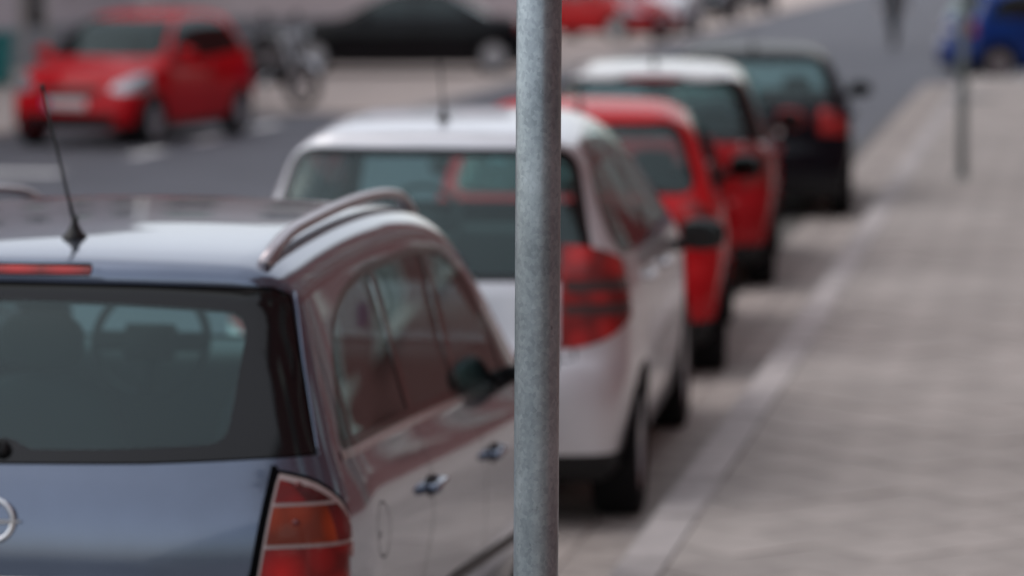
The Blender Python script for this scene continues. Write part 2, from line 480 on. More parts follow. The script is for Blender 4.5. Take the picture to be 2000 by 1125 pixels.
def add_wheels(root, ys, tr, r, w=.2, style=0, steer=0):
    t, rm = wheel_meshes(r, w, style)
    for i, y in enumerate(ys):
        for s_ in (-1, 1):
            o = obj('wheel', t, None, root, (s_ * (tr - w / 2), y, r)); o.rotation_euler = (random.uniform(0, 1), 0, 0)
            if s_ < 0: o.rotation_euler = (random.uniform(0, 1), 0, math.pi)
            if i == 1 and steer: o.rotation_euler.z += steer
            obj('rim', rm, None, o)
            bm = bmesh.new()
            x1, x0 = s_ * (tr - .01), s_ * (tr - w - .12); n = 20; ring = []
            for k in range(n + 1):
                a = math.pi * (1.06 * k / n - .03); c_, z_ = math.cos(a) * (r + .05), math.sin(a) * (r + .05)
                ring.append((bm.verts.new((x1, y + c_, r + z_)), bm.verts.new((x0, y + c_, r + z_))))
            for k in range(n): bm.faces.new((ring[k][0], ring[k + 1][0], ring[k + 1][1], ring[k][1]))
            bm.faces.new([q[1] for q in ring])
            obj('wheel_arch_liner', bm, M_TRIM, root)
def blob(name, size, m, parent, loc, rot=(0, 0, 0), e=3.2, n=16, sq=(1, 1)):
    """rounded pebble-box (superellipsoid)"""
    bm = bmesh.new(); bmesh.ops.create_uvsphere(bm, u_segments=n * 2, v_segments=n, radius=1)
    for v in bm.verts:
        p = v.co; q = (abs(p.x) ** e + abs(p.y) ** e + abs(p.z) ** e) ** (-1 / e); p *= q
        f = sq[0] + (sq[1] - sq[0]) * (p.x + 1) / 2
        v.co = Vector((p.x * size[0], p.y * size[1] * f, p.z * size[2] * f))
    o = smooth(obj(name, bm, m, parent, loc)); o.rotation_euler = rot; return o
def seat(root, x, y, z0=.30, back=.62, m=None, head=True, w=.24):
    m = m or M_SEAT
    s_ = blob('seat', (w, .25, .10), m, root, (x, y + .22, z0 + .12))
    blob('backrest', (w, .085, back / 2), m, root, (x, y - .06, z0 + .16 + back / 2), (R(14), 0, 0), 3)
    if head:
        blob('headrest', (.13, .05, .085), m, root, (x, y - .15, z0 + .16 + back + .09), (R(8), 0, 0), 3)
def steering(root, x, y, z):
    bm = bmesh.new(); n = 32
    pts = []
    for k in range(n):
        a = 2 * math.pi * k / n
        for j in range(8):
            b = 2 * math.pi * j / 8; rr = .185 + .015 * math.cos(b)
            pts.append(bm.verts.new((rr * math.cos(a), .015 * math.sin(b), rr * math.sin(a))))
    for k in range(n):
        for j in range(8):
            bm.faces.new((pts[k * 8 + j], pts[((k + 1) % n) * 8 + j], pts[((k + 1) % n) * 8 + (j + 1) % 8], pts[k * 8 + (j + 1) % 8]))
    bx(bm, -.18, .18, -.015, .015, -.03, .03); bx(bm, -.03, .03, -.012, .012, -.18, -.02)
    bx(bm, -.08, .08, -.03, .02, -.06, .05)
    bmesh.ops.recalc_face_normals(bm, faces=bm.faces[:])
    o = smooth(obj('steering_wheel', bm, M_DASH, root, (x, y, z))); o.rotation_euler = (R(-24), 0, 0); return o
def cabin(root, b, rear_seats=2, yf=None, zb=.95, hand=-1):
    """seats, dash and steering wheel"""
    L = b.L; yf = yf or L * .56
    for sx in (-.37, .37): seat(root, sx, yf, .28, .54, head=True)
    for sx in ((-.4, 0, .4) if rear_seats == 3 else (-.35, .35)): seat(root, sx, yf - .92, .30, .44, w=.22, head=False)
    bm = bmesh.new(); bx(bm, -.68, .68, yf + .82, yf + 1.15, .62, zb - .06); bevel_all(bm, .06, 3)
    smooth(obj('dashboard', bm, M_DASH, root)); steering(root, hand * .37, yf + .62, zb - .04)
    box('parcel_shelf', (-.6, .6, .42, yf - 1.12, zb - .12, zb - .09), M_TRIM, root)
def mirror(root, b, y, z, sgn, m, housing=None, hw=.105, out=.13, hz=.08):
    p, n = b.surf('right' if sgn > 0 else 'left', y, z)
    h = blob('door_mirror', (hw, .055, hz), housing or m, root, (p.x + sgn * out, y - .02, z + .045), (0, 0, R(-8) * sgn), 2.8, 12, (1, .85) if sgn > 0 else (.85, 1))
    gl = blob('mirror_glass', (hw * .82, .004, hz * .78), M_MIRROR, h, (0, -.054, 0), (0, 0, 0), 3)
    bm = bmesh.new(); tube(bm, [(p.x - sgn * .03, y + .01, z - .015), (p.x + sgn * .09, y, z + .015)], .03, 8, .6); smooth(obj('mirror_arm', bm, M_BLACK, h)).matrix_parent_inverse = (Matrix.Translation(h.location) @ h.rotation_euler.to_matrix().to_4x4()).inverted()
def handle(root, b, y, z, sgn, m):
    p, n = b.surf('right' if sgn > 0 else 'left', y, z)
    o = blob('door_handle', (.016, .105, .018), m, root, (p.x + sgn * .028, y, z), (0, 0, 0), 2.6, 8)
    for d in (-.075, .075):
        blob('handle_foot', (.025, .014, .014), m, o, (-sgn * .012, d, 0), (0, 0, 0), 2.5, 6)
    d_ = blob('handle_recess', (.004, .085, .032), M_BLACK, root, (p.x + sgn * .002, y, z - .004), (0, 0, 0), 2.2, 8)
    return o
def plate(root, b, proj, z, w=.52, h=.11, marks=True):
    p, n = b.surf(proj, 0, z); sg = -1 if proj == 'rear' else 1
    o = box('number_plate', (-w / 2, w / 2, -.006, .006, -h / 2, h / 2), M_PLATE, root, .003, 1, (0, p.y + sg * .016, z))
    bxn = box('plate_band', (-w / 2 + .004, -w / 2 + .045, -.002, .002, -h / 2 + .004, h / 2 - .004), M_PBLUE, o, 0, 1, (0, sg * .0085, 0))
    if sg > 0: bxn.location.x = w - .049
    return o
def emblem_ring(root, p, r, axis_rot, m=M_CHROME):
    bm = bmesh.new(); n = 40; q = []
    for k in range(n):
        a = 2 * math.pi * k / n
        for j in range(8):
            bq = 2 * math.pi * j / 8; rr = r - .0075 + .0075 * math.cos(bq); q.append(bm.verts.new((rr * math.cos(a), .006 * math.sin(bq), rr * math.sin(a))))
    for k in range(n):
        for j in range(8): bm.faces.new((q[k * 8 + j], q[((k + 1) % n) * 8 + j], q[((k + 1) % n) * 8 + (j + 1) % 8], q[k * 8 + (j + 1) % 8]))
    bmesh.ops.recalc_face_normals(bm, faces=bm.faces[:])
    o = smooth(obj('emblem', bm, m, root, p)); o.rotation_euler = axis_rot
    z1 = [(-1.22, .02), (.12, .16), (.06, .03), (1.22, .02), (1.22, -.05), (-.12, -.19), (-.06, -.05), (-1.22, -.05)]
    bm = bmesh.new(); A = [bm.verts.new((x * r, -.007, z * r)) for x, z in z1]; B = [bm.verts.new((x * r, .004, z * r)) for x, z in z1]
    bm.faces.new(A); bm.faces.new(B[::-1])
    for i in range(8): bm.faces.new((A[i], B[i], B[(i + 1) % 8], A[(i + 1) % 8]))
    bmesh.ops.recalc_face_normals(bm, faces=bm.faces[:]); obj('emblem_bolt', bm, m, o); return o
def aerial(root, b, x, y, lean, ln, base=.035):
    p, n = b.surf('top', x, y)
    bm = bmesh.new(); lathe(bm, [(base, 0), (base * .95, .006), (base * .55, .022), (.010, .04), (.009, .06)], 16)
    for v in bm.verts: v.co.y *= 1.35
    o = smooth(obj('antenna', bm, M_BLACK, root, (p.x, p.y, p.z - .004)))
    tube_obj('antenna_rod', [(0, 0, .04), (lean[0] * .15 * ln, lean[1] * .15 * ln, .04 + .15 * ln), (lean[0] * ln, lean[1] * ln, .04 + ln)], [.007, .0045, .0032], M_BLACK, o, 8)
    blob('antenna_tip', (.006, .006, .012), M_BLACK, o, (lean[0] * ln, lean[1] * ln, .04 + ln), n=6)
    return o
def scale_pts(pts, sy, sz): return [(a * sy, b * sz) for a, b in pts]

HATCH = [(.10, .20), (.03, .24), (.0, .36), (0, .52), (.02, .62), (.07, .68), (.09, .80), (.11, .93), (.17, 1.02), (.30, 1.20), (.42, 1.385), (.40, 1.43), (.44, 1.45), (.75, 1.475), (1.25, 1.497), (1.8, 1.485), (2.25, 1.42), (2.6, 1.23), (2.98, 1.00), (3.12, .955), (3.5, .88), (3.78, .76), (3.92, .62), (3.99, .48), (4.0, .36), (3.96, .24), (3.85, .2), (2.0, .19)]
HATCH2 = [(.10, .20), (.03, .24), (.0, .36), (0, .52), (.02, .62), (.07, .68), (.085, .80), (.115, .93), (.20, 1.01), (.40, 1.21), (.61, 1.388), (.595, 1.425), (.65, 1.45), (.95, 1.478), (1.4, 1.497), (1.9, 1.48), (2.3, 1.41), (2.65, 1.22), (3.0, .995), (3.14, .95), (3.5, .87), (3.78, .75), (3.92, .61), (3.99, .48), (4.0, .36), (3.96, .24), (3.85, .2), (2.0, .19)]
SEDAN = [(.10, .20), (.03, .24), (.0, .36), (0, .52), (.03, .64), (.06, .82), (.10, .93), (.20, .985), (.55, 1.0), (.75, 1.03), (1.3, 1.36), (1.55, 1.41), (2.0, 1.435), (2.4, 1.40), (2.75, 1.25), (3.2, .98), (3.35, .94), (3.9, .85), (4.2, .74), (4.36, .60), (4.42, .46), (4.42, .34), (4.36, .22), (4.2, .19), (2.2, .18)]
def std_body(L, W, H, prof=HATCH, pl=4.0, ph=1.5, kr=.18, crown=.06, cr=.12, tum=1.0):
    P = scale_pts(prof, L / pl, H / ph); w = W / 2; h = H / ph
    wz = [(.1, .90 * w), (.24, .93 * w), (.42 * h, .985 * w), (.62 * h, 1.0 * w), (.80 * h, .99 * w), (.92 * h, .965 * w), (1.0 * h, .925 * w), (1.2 * h, .835 * w * tum), (1.38 * h, .74 * w * tum), (1.5 * h, .665 * w * tum), (1.75 * h, .55 * w * tum)]
    gy = [(-.2, .82), (.0, .90), (.25, .965), (.7, 1.0), (L - 1.1, 1.0), (L - .5, .955), (L - .15, .87), (L + .2, .70)]
    return Body(L, W, H, P, wz, gy, kl=.09, kr=kr, crown=crown, cr=cr, belt=.95 * h, iters=2)
def std_car(name, label, loc, rz, col, L=3.9, W=1.68, H=1.48, group=None, metal=0, res=.055, prof=HATCH, pl=4.0, ph=1.5, roofcol=None, wheel_r=.3, style=0, rail=False, mz=.985, tail='square', ant=True, mirror_black=False, plate_rear=True, five=True, glass=None, dark_bumper=False, cat='car', steer=0, body=None, side_pts=None, tum=1.0, roof_col=None, screen=None, rwz=None):
    root = thing(name, label, cat, loc, rz, group)
    b = body or std_body(L, W, H, prof, pl, ph, tum=tum); h = H / ph; ly = L / pl
    pm = paint(name + '_paint_' + str(len(MATS)), col, metal, coat=.45 if (max(col) < .02 or col[0] > 8 * col[1]) else .8)
    yr, yf = .64 * ly, L - .72 * ly
    reg = []
    sedan = prof is SEDAN
    # side glass, front to rear
    if sedan:
        side = [(1.02, 1.0), (1.42, 1.30), (1.62, 1.345), (2.35, 1.335), (2.6, 1.25), (3.0, 1.0)]; bp = 1.95
    else:
        side = [(.48, 1.03), (.66, 1.24), (.86, 1.36), (1.4, 1.405), (1.95, 1.385), (2.25, 1.30), (2.72, 1.0), (1.6, .985)]; bp = 1.62
    if roof_col:
        reg.append(('roof_panel', [('top', [(-1, .2), (1, .2), (1, 2.3 * ly), (-1, 2.3 * ly)])]))
        for sd_ in ('left', 'right'): reg.append(('pillar_trim', [(sd_, [(-.5, .985 * h), (2.9 * ly, .985 * h), (2.6 * ly, 1.40 * h), (-.5, 1.40 * h)])]))
        reg.append(('pillar_trim', [('rear', [(-1, 1.03 * h), (1, 1.03 * h), (1, 1.385 * h), (-1, 1.385 * h)])])); reg.append(('pillar_trim', [('front', [(-1, 1.0 * h), (1, 1.0 * h), (1, 1.40 * h), (-1, 1.40 * h)])]))
    S = scale_pts(side_pts or side, ly, h); Sr = round_poly(S, .09)
    for sd_ in ('left', 'right'):
        reg.append(('window_frame', [(sd_, grow_poly(Sr, .022))]))
        x0, x1 = bp * ly - .035, bp * ly + .035
        reg.append(('window', [(sd_, Sr), (sd_, [(-1, 0), (x0, 0), (x0, 3), (-1, 3)])]))
        reg.append(('window', [(sd_, Sr), (sd_, [(x1, 0), (9, 0), (9, 3), (x1, 3)])]))
        for yy in ((bp * ly, yf - wheel_r - .13) if not five else (bp * ly, yf - wheel_r - .12, max(yr + .2, .98 * ly))):
            reg.append(('gap', [(sd_, strip([(yy, .25), (yy, .7), (yy + .01, 1.0 * h)], .009))]))
        reg.append(('sill', [(sd_, [(-1, .0), (9, 0), (9, .26), (-1, .26)])]))
        for yw in (yr, yf):
            a = [(yw + (wheel_r + .035) * math.cos(t), wheel_r + (wheel_r + .035) * math.sin(t)) for t in np.linspace(0, 2 * math.pi, 25)[:-1]]
            reg.append(('hole', [(sd_, a)]))
    # rear
    wb = (.62, .70) if sedan else (.645, .59)
    zr = rwz or ((1.05, 1.32) if sedan else (1.045, 1.36))
    rw = [(-wb[0] * W / 1.68, zr[0] * h), (-wb[1] * W / 1.68 * .92, zr[1] * h), (wb[1] * W / 1.68 * .92, zr[1] * h), (wb[0] * W / 1.68, zr[0] * h)]
    rwr = round_poly(rw, .07)
    reg.append(('window_frame', [('rear', grow_poly(rwr, .03))])); reg.append(('rear_window', [('rear', rwr)]))
    reg.append(('gap', [('rear', strip([(-.60, .64 * h), (.60, .64 * h)], .009))]))
    for sg in (-1, 1):
        reg.append(('gap', [('rear', strip([(sg * .60 * W / 1.68, .64 * h), (sg * .585 * W / 1.68, .80 * h), (sg * .665 * W / 1.68, (zr[0] - .01) * h)], .009))]))
        if tail == 'tall': tl = [(sg * .60, .70 * h), (sg * 1.3, .70 * h), (sg * 1.3, 1.06 * h), (sg * .70, 1.06 * h), (sg * .61, .95 * h)]
        elif tail == 'round': tl = [(sg * (.50 + .345 * math.cos(t) ** .7), .955 + .205 * math.sin(t)) for t in np.linspace(-1.55, 1.55, 22) if math.cos(t) > 0] + [(sg * .55, 1.15), (sg * .55, .77)]
        else: tl = round_poly([(sg * .55, .74 * h), (sg * 1.2, .74 * h), (sg * 1.2, .98 * h), (sg * .57, .98 * h)], .06)
        sdp = 'right' if sg > 0 else 'left'
        sidecut = round_poly([(-.6, .6 * h), (.26, .66 * h), (.34, .85 * h), (.22, 1.0 * h), (.16, 1.14 * h), (-.6, 1.14 * h)], .05)
        reg.append(('tail_lamp', [('rear', tl)] if tail == 'round' else [('rear', tl), (sdp, sidecut)] if tail != 'square' else [('rear', tl), (sdp, [(-.6, .5), (.27, .5), (.22, 1.2), (-.6, 1.2)])]))
        if tail == 'round':
            for z0, z1 in ((.885, .925), (.975, 1.02)): reg.append(('lamp_band', [('rear', grow_poly(tl, -.02)), ('rear', [(sg * .3, z0), (sg * 1.2, z0), (sg * 1.2, z1), (sg * .3, z1)])]))
    reg.append(('bumper_insert', [('rear', [(-1, .0), (1, .0), (1, .33 if not dark_bumper else .46), (-1, .33 if not dark_bumper else .46)])]))
    # front
    ws = [(-.70 * W / 1.68, 1.02 * h), (-.545 * W / 1.68, 1.385 * h), (.545 * W / 1.68, 1.385 * h), (.70 * W / 1.68, 1.02 * h)] if not sedan else [(-.68, 1.0), (-.53, 1.345), (.53, 1.345), (.68, 1.0)]
    wsr = round_poly(ws, .07)
    reg.append(('window_frame', [('front', grow_poly(wsr, .025))])); reg.append(('windscreen', [('front', wsr)]))
    for sg in (-1, 1):
        hl = round_poly([(sg * .47, .635 * h), (sg * .62, .61 * h), (sg * 1.1, .64 * h), (sg * 1.1, .84 * h), (sg * .70, .82 * h), (sg * .50, .71 * h)], .05)
        reg.append(('head_lamp', [('front', hl), ('right' if sg > 0 else 'left', [(L - .62, .4), (L + .5, .4), (L + .5, .9), (L - .62, .9)])]))
    reg.append(('grille', [('front', round_poly([(-.34, .585 * h), (.34, .585 * h), (.38, .68 * h), (-.38, .68 * h)], .02))]))
    reg.append(('grille', [('front', round_poly([(-.55, .24), (.55, .24), (.60, .38 * h), (-.60, .38 * h)], .05))]))
    mats = dict(roof_panel=paint('roof_white', roof_col or (.7, .7, .7)), pillar_trim=M_GLOSSBLK, body=pm, window=glass or M_TINT, rear_window=glass or M_GLASS, windscreen=screen or M_SCREEN, window_frame=M_GLOSSBLK, sill=M_BLACK, tail_lamp=M_RED, head_lamp=M_CLEAR, grille=M_BLACK, bumper_insert=M_BLACK, lamp_band=mat('lamp_smoke', (.05, .03, .03), .25, coat=.5), gap=M_TRIM)
    key = (L, W, H, pl, tail, res, five, dark_bumper)
    out = panels(b, res, reg, root, mats, cache=key, paint_m=pm, inset=dict(window=-.004, rear_window=-.004, windscreen=-.004, tail_lamp=.006, lamp_band=.006, head_lamp=.004))
    add_wheels(root, (yr, yf), W / 2 - .015, wheel_r, .19, style, steer)
    cabin(root, b, yf=2.05 * ly if not sedan else 2.1, zb=.98 * h)
    for sg in (-1, 1):
        mirror(root, b, (2.62 if not sedan else 2.85) * ly, mz * h, sg, pm, M_BLACK if mirror_black else None)
        handle(root, b, (1.80 if five else 1.72) * ly, .86 * h, sg, pm)
        if five: handle(root, b, .98 * ly, .88 * h, sg, pm)
    if plate_rear: plate(root, b, 'rear', .80 * h if not sedan else .75)
    plate(root, b, 'front', .50 * h)
    if ant: aerial(root, b, 0, .75 * ly if not sedan else 1.5, (0, -.55), .20, .03)
    if not sedan:
        p, n = b.surf('rear', 0, (zr[0] + .015) * h)
        bm = bmesh.new(); tube(bm, [(.0, p.y - .02, p.z), (-.12, p.y - .01, p.z + .02), (-.34, p.y + .02, p.z + .045)], [.016, .01, .006], 6); smooth(obj('rear_wiper', bm, M_BLACK, root))
    return root, b, out

# ================================================================== THE SETTING
M_ASPH = mat('asphalt', (.095, .098, .118), .66, var=.22, vscale=.9, bump=.5, bscale=180)
M_GROUND = mat('far_ground', (.16, .155, .15), .9, var=.2, vscale=.2)
M_SLAB = mat('paving_slab', (.405, .366, .342), .85, var=.20, vscale=1.7, rand=.10, bump=.3, bscale=120)
M_BED = mat('joint_sand', (.14, .13, .12), .95, var=.3, vscale=20)
M_KERB = mat('kerb_granite', (.45, .415, .405), .8, var=.16, vscale=7, rand=.10, bump=.3, bscale=90)
M_GUT = mat('gutter_stone', (.37, .325, .30), .85, var=.28, vscale=5, rand=.12, bump=.3, bscale=90)
M_LPAVE = mat('left_paving', (.50, .42, .38), .85, var=.10, vscale=1.2)
M_PAINTW = mat('road_paint', (.78, .76, .75), .7, var=.3, vscale=6)

def sheet(name, x0, x1, y0, y1, z, m, label=None):
    bm = bmesh.new(); bm.faces.new([bm.verts.new(p) for p in ((x0, y0, z), (x1, y0, z), (x1, y1, z), (x0, y1, z))])
    o = obj(name, bm, m); o['kind'] = 'structure'; return o
sheet('ground', -900, 900, -300, 1500, -.012, M_GROUND)
sheet('road', -13.5, -1.4, -40, 400, 0, M_ASPH)
sheet('side_road', -1.4, 60, 58.4, 72, .0, M_ASPH)

def kerb_x(y):
    """road edge of the kerb on the right-hand side"""
    t = max(0, (y - 20) / 40); return -1.635 - .28 * t
KW = .185; KH = .12
# kerb stones
kerb = sheet('kerb', -2.3, -1.4, -12, 58.4, -.006, M_BED)
y = 6.0; rk = random.Random(3)
while y < 58:
    ln = rk.uniform(.92, 1.06)
    bm = bmesh.new(); xa, xb = kerb_x(y), kerb_x(y + ln)
    z1 = KH + rk.uniform(-.003, .003)
    q = [(xa, y + .005), (xa + KW, y + .005), (xb + KW, y + ln - .005), (xb, y + ln - .005)]
    A = [bm.verts.new((a - .5 * (xa + xb), b - y, -.05)) for a, b in q]; B = [bm.verts.new((a - .5 * (xa + xb), b - y, z1)) for a, b in q]
    bm.faces.new(B); bm.faces.new(A[::-1])
    for i in range(4): bm.faces.new((A[i], A[(i + 1) % 4], B[(i + 1) % 4], B[i]))
    bmesh.ops.bevel(bm, geom=[e for e in bm.edges if all(v.co.z > .05 for v in e.verts)], offset=.008, segments=2, affect='EDGES')
    obj('kerb_stone', bm, M_KERB, kerb, (.5 * (xa + xb), y, 0)); y += ln
# pale gutter stones
gut = sheet('gutter', -2.45, -1.60, -12, 58.4, .004, M_BED)
y = 6.0
while y < 58:
    ln = rk.uniform(.46, .52); xa = kerb_x(y + ln / 2)
    for c in range(2):
        w0, w1 = xa - .01 - .27 * (c + 1), xa - .01 - .27 * c - .008
        bm = bmesh.new(); bx(bm, w0 - xa, w1 - xa, .004, ln - .004, -.02, .012 + rk.uniform(-.002, .002))
        obj('gutter_stone', bm, M_GUT, gut, (xa, y, 0))
    y += ln
# pavement of diagonal slabs
pav = sheet('pavement', -1.60, 2.3, -12, 58.4, KH - .006, M_BED)
def clip(poly, fn):
    out = []
    for i in range(len(poly)):
        a, b = poly[i], poly[(i + 1) % len(poly)]; fa, fb = fn(a), fn(b)
        if fa >= 0: out.append(a)
        if (fa >= 0) != (fb >= 0):
            t = fa / (fa - fb); out.append((a[0] + (b[0] - a[0]) * t, a[1] + (b[1] - a[1]) * t))
    return out
S = .40; rest = bmesh.new(); rs = random.Random(5); nsl = 0
c45 = math.sqrt(.5)
for i in range(-70, 200):
    for j in range(-70, 200):
        u0, v0 = i * S, j * S
        corners = [(u0 + .006, v0 + .006), (u0 + S - .006, v0 + .006), (u0 + S - .006, v0 + S - .006), (u0 + .006, v0 + S - .006)]
        P_ = [((u - v) * c45 - .1, (u + v) * c45) for u, v in corners]
        cx_, cy_ = sum(p[0] for p in P_) / 4, sum(p[1] for p in P_) / 4
        if cx_ < -2.6 or cx_ > 2.6 or cy_ < -3 or cy_ > 60.3: continue
        P_ = clip(P_, lambda p: p[0] - (kerb_x(p[1]) + KW + .004)); 
        if len(P_) > 2: P_ = clip(P_, lambda p: 2.29 - p[0])
        if len(P_) > 2: P_ = clip(P_, lambda p: 58.4 - p[1])
        if len(P_) < 3: continue
        z1 = KH + rs.uniform(-.0025, .0025); tx, ty = rs.uniform(-.004, .004), rs.uniform(-.004, .004)
        # in view?
        vis = 12.0 < cy_ < 42 and cx_ < -.013 * cy_ + .12
        bm = bmesh.new() if vis else rest
        A = [bm.verts.new(((p[0] - cx_ if vis else p[0]), (p[1] - cy_ if vis else p[1]), KH - .05)) for p in P_]
        B = [bm.verts.new(((p[0] - cx_ if vis else p[0]), (p[1] - cy_ if vis else p[1]), z1 + tx * (p[0] - cx_) + ty * (p[1] - cy_))) for p in P_]
        bm.faces.new(B)
        for k in range(len(P_)): bm.faces.new((A[k], A[(k + 1) % len(P_)], B[(k + 1) % len(P_)], B[k]))
        if vis: obj('paving_slab', bm, M_SLAB, pav, (cx_, cy_, 0)); nsl += 1
o = obj('paving_slabs', rest, M_SLAB, pav); o['kind'] = 'stuff'
print('slabs', nsl)

# left-hand side: bays, pavement behind them
bm = bmesh.new(); bx(bm, -18.6, -9.1, 47.2, 400, -.05, .03); o = obj('left_pavement', bm, M_LPAVE); o['kind'] = 'structure'
bm = bmesh.new(); bx(bm, -18.6, -12.7, 10, 47.2, -.05, .06); o = obj('left_pavement', bm, M_LPAVE); o['kind'] = 'structure'
for k in range(60):
    box('kerb_stone', (-9.1, -8.92, 0, .985, -.05, .04), M_KERB, o, .012, 1, (0, 47.2 + k, 0)) if k < 60 else None
sheet('parking_bay', -13.4, -10.15, 10, 47.1, .004, mat('bay_asphalt', (.11, .11, .125), .85, var=.25, vscale=1.5, bump=.4, bscale=120))
for yy, xx0, xx1, yl in ((37.6, -10.20, -10.00, 1.3), (40.3, -10.18, -9.98, 1.3), (34.6, -12.6, -10.1, .55), (43.4, -10.18, -9.98, 1.3), (30.4, -10.2, -10, 1.3)):
    sheet('bay_marking', xx0, xx1, yy, yy + yl, .009, M_PAINTW)

# ------------------------------------------------------------------ buildings
def brick_mat(name, c1, c2, mortar):
    m = bpy.data.materials.new(name); m.use_nodes = True; nt = m.node_tree; N = nt.nodes; p = N['Principled BSDF']
    tc = N.new('ShaderNodeTexCoord'); mp = N.new('ShaderNodeMapping'); mp.inputs['Rotation'].default_value = (R(90), 0, R(90))
    br = N.new('ShaderNodeTexBrick'); br.inputs['Color1'].default_value = (*c1, 1); br.inputs['Color2'].default_value = (*c2, 1); br.inputs['Mortar'].default_value = (*mortar, 1)
    br.inputs['Scale'].default_value = 4.0; br.inputs['Mortar Size'].default_value = .012
    nt.links.new(tc.outputs['Object'], mp.inputs[0]); nt.links.new(mp.outputs[0], br.inputs['Vector']); nt.links.new(br.outputs[0], p.inputs['Base Color'])
    p.inputs['Roughness'].default_value = .9; return m
M_BRICK = brick_mat('red_brick', (.33, .034, .030), (.23, .027, .024), (.17, .05, .045))
M_STUCCO = mat('pink_grey_render', (.55, .49, .51), .9, var=.12, vscale=.6)
M_PLINTH = mat('grey_plinth', (.26, .27, .29), .8, var=.15, vscale=1)
M_WFRAME = mat('window_frame_white', (.52, .52, .50), .5)
M_BGLASS = mat('building_glass', (.03, .036, .04), .22, 0, spec=.3)
M_BLIND = mat('pale_blind', (.60, .66, .58), .7, var=.2, vscale=1)
M_DOOR = mat('dark_door', (.02, .02, .022), .4)
M_STONE = mat('stone_band', (.42, .39, .36), .8, var=.1, vscale=2)
def facade(name, label, xw, y0, y1, h, sgn, m, spacing, win, floors, door_ys=(), depth=9, pane=None, z0=1.0, plinth=None, rz=0):
    """a long street front at x = xw whose outward normal is sgn in x"""
    root = thing(name, label, 'building', (xw, y0, .0), rz); ln = y1 - y0
    xb = -sgn * depth
    box('wall', (min(0, xb), max(0, xb), 0, ln, 0, h), m, root)
    box('roof', (min(sgn * .35, xb), max(sgn * .35, xb), -.2, ln + .2, h, h + .35), M_STONE, root)
    if plinth: box('plinth', (min(0, sgn * .06), max(0, sgn * .06), 0, ln, 0, .75), plinth, root)
    w, hh = win; nw = int(ln / spacing); meshes = None
    for fl in range(floors):
        zb = z0 + fl * 3.4
        if fl: box('stone_band', (min(0, sgn * .08), max(0, sgn * .08), .01, ln - .01, zb - .75, zb - .60), M_STONE, root)
        for k in range(nw):
            yc = (k + .5) * ln / nw
            if fl == 0 and any(abs(yc + y0 - d) < 1.2 for d in door_ys): continue
            if meshes is None:
                bm = bmesh.new()
                for d in ((0, .07, -w / 2, -w / 2 + .09, 0, hh), (0, .07, w / 2 - .09, w / 2, 0, hh), (0, .07, -w / 2 + .09, w / 2 - .09, hh - .09, hh), (0, .07, -w / 2 + .09, w / 2 - .09, 0, .09), (0, .05, -.035, .035, .09, hh - .09)):
                    bx(bm, min(0, sgn * d[1]), max(0, sgn * d[1]), *d[2:])
                f = bpy.data.meshes.new('window'); bm.to_mesh(f); bm.free(); f.materials.append(M_WFRAME)
                bm = bmesh.new(); bx(bm, min(0, sgn * .02), max(0, sgn * .02), -w / 2 + .08, w / 2 - .08, .08, hh - .08); g = bpy.data.meshes.new('pane'); bm.to_mesh(g); bm.free(); g.materials.append(M_BGLASS)
                bm = bmesh.new(); bx(bm, min(0, sgn * .18), max(0, sgn * .18), -w / 2 - .12, w / 2 + .12, -.1, -.002); s_ = bpy.data.meshes.new('sill'); bm.to_mesh(s_); bm.free(); s_.materials.append(M_STONE)
                bm = bmesh.new(); bx(bm, min(sgn * .022, sgn * .03), max(sgn * .022, sgn * .03), -w / 2 + .09, w / 2 - .09, hh * .45, hh - .09); bl = bpy.data.meshes.new('blind'); bm.to_mesh(bl); bm.free(); bl.materials.append(M_BLIND)
                meshes = (f, g, s_, bl)
            wo = obj('window', meshes[0], None, root, (0, yc, zb)); obj('pane', meshes[1], None, wo); obj('sill', meshes[2], None, wo)
            if (k * 7 + fl * 3) % 5 < 2: obj('blind', meshes[3], None, wo)
    for d in door_ys:
        o_ = box('door', (min(0, sgn * .05), max(0, sgn * .05), -.6, .6, .02, 2.5), M_DOOR, root, 0, 1, (0, d - y0, .1))
        box('door_frame', (min(0, sgn * .1), max(0, sgn * .1), -.78, -.6, 0, 2.6), M_STONE, o_); box('door_frame', (min(0, sgn * .1), max(0, sgn * .1), .6, .78, 0, 2.6), M_STONE, o_)
        blob('door_handle', (.05, .02, .05), M_CHROME, o_, (sgn * .07, .45, 1.05), n=6)
    return root
facade('brick_building', 'long red brick street front with pale windows along the diagonal-slab pavement', 2.3, .5, 57, 9.0, -1, M_BRICK, 3.0, (1.15, 1.9), 2, (4, 22, 40), z0=1.05)
facade('brick_building', 'dark red brick street front beyond the side road with the blue car', 2.3, 73, 170, 12, -1, M_BRICK, 3.6, (1.1, 1.8), 3, (90,), z0=1.2)
facade('rendered_building', 'pinkish grey rendered building with dark doorway behind the left pavement', -18.6, 30, 70, 13.5, 1, M_STUCCO, 3.1, (1.3, 1.7), 3, (62.4,), z0=1.6, plinth=M_PLINTH)
xb0 = -18.55
r_ = facade('corner_building', 'pale pinkish building standing across the pavement behind the black saloon', xb0, 70, 77.0, 11.4, 1, mat('pale_render', (.70, .61, .61), .9, var=.1, vscale=.4), 2.3, (1.2, 1.7), 3, (), z0=1.9, plinth=M_PLINTH, rz=R(-90), depth=5)
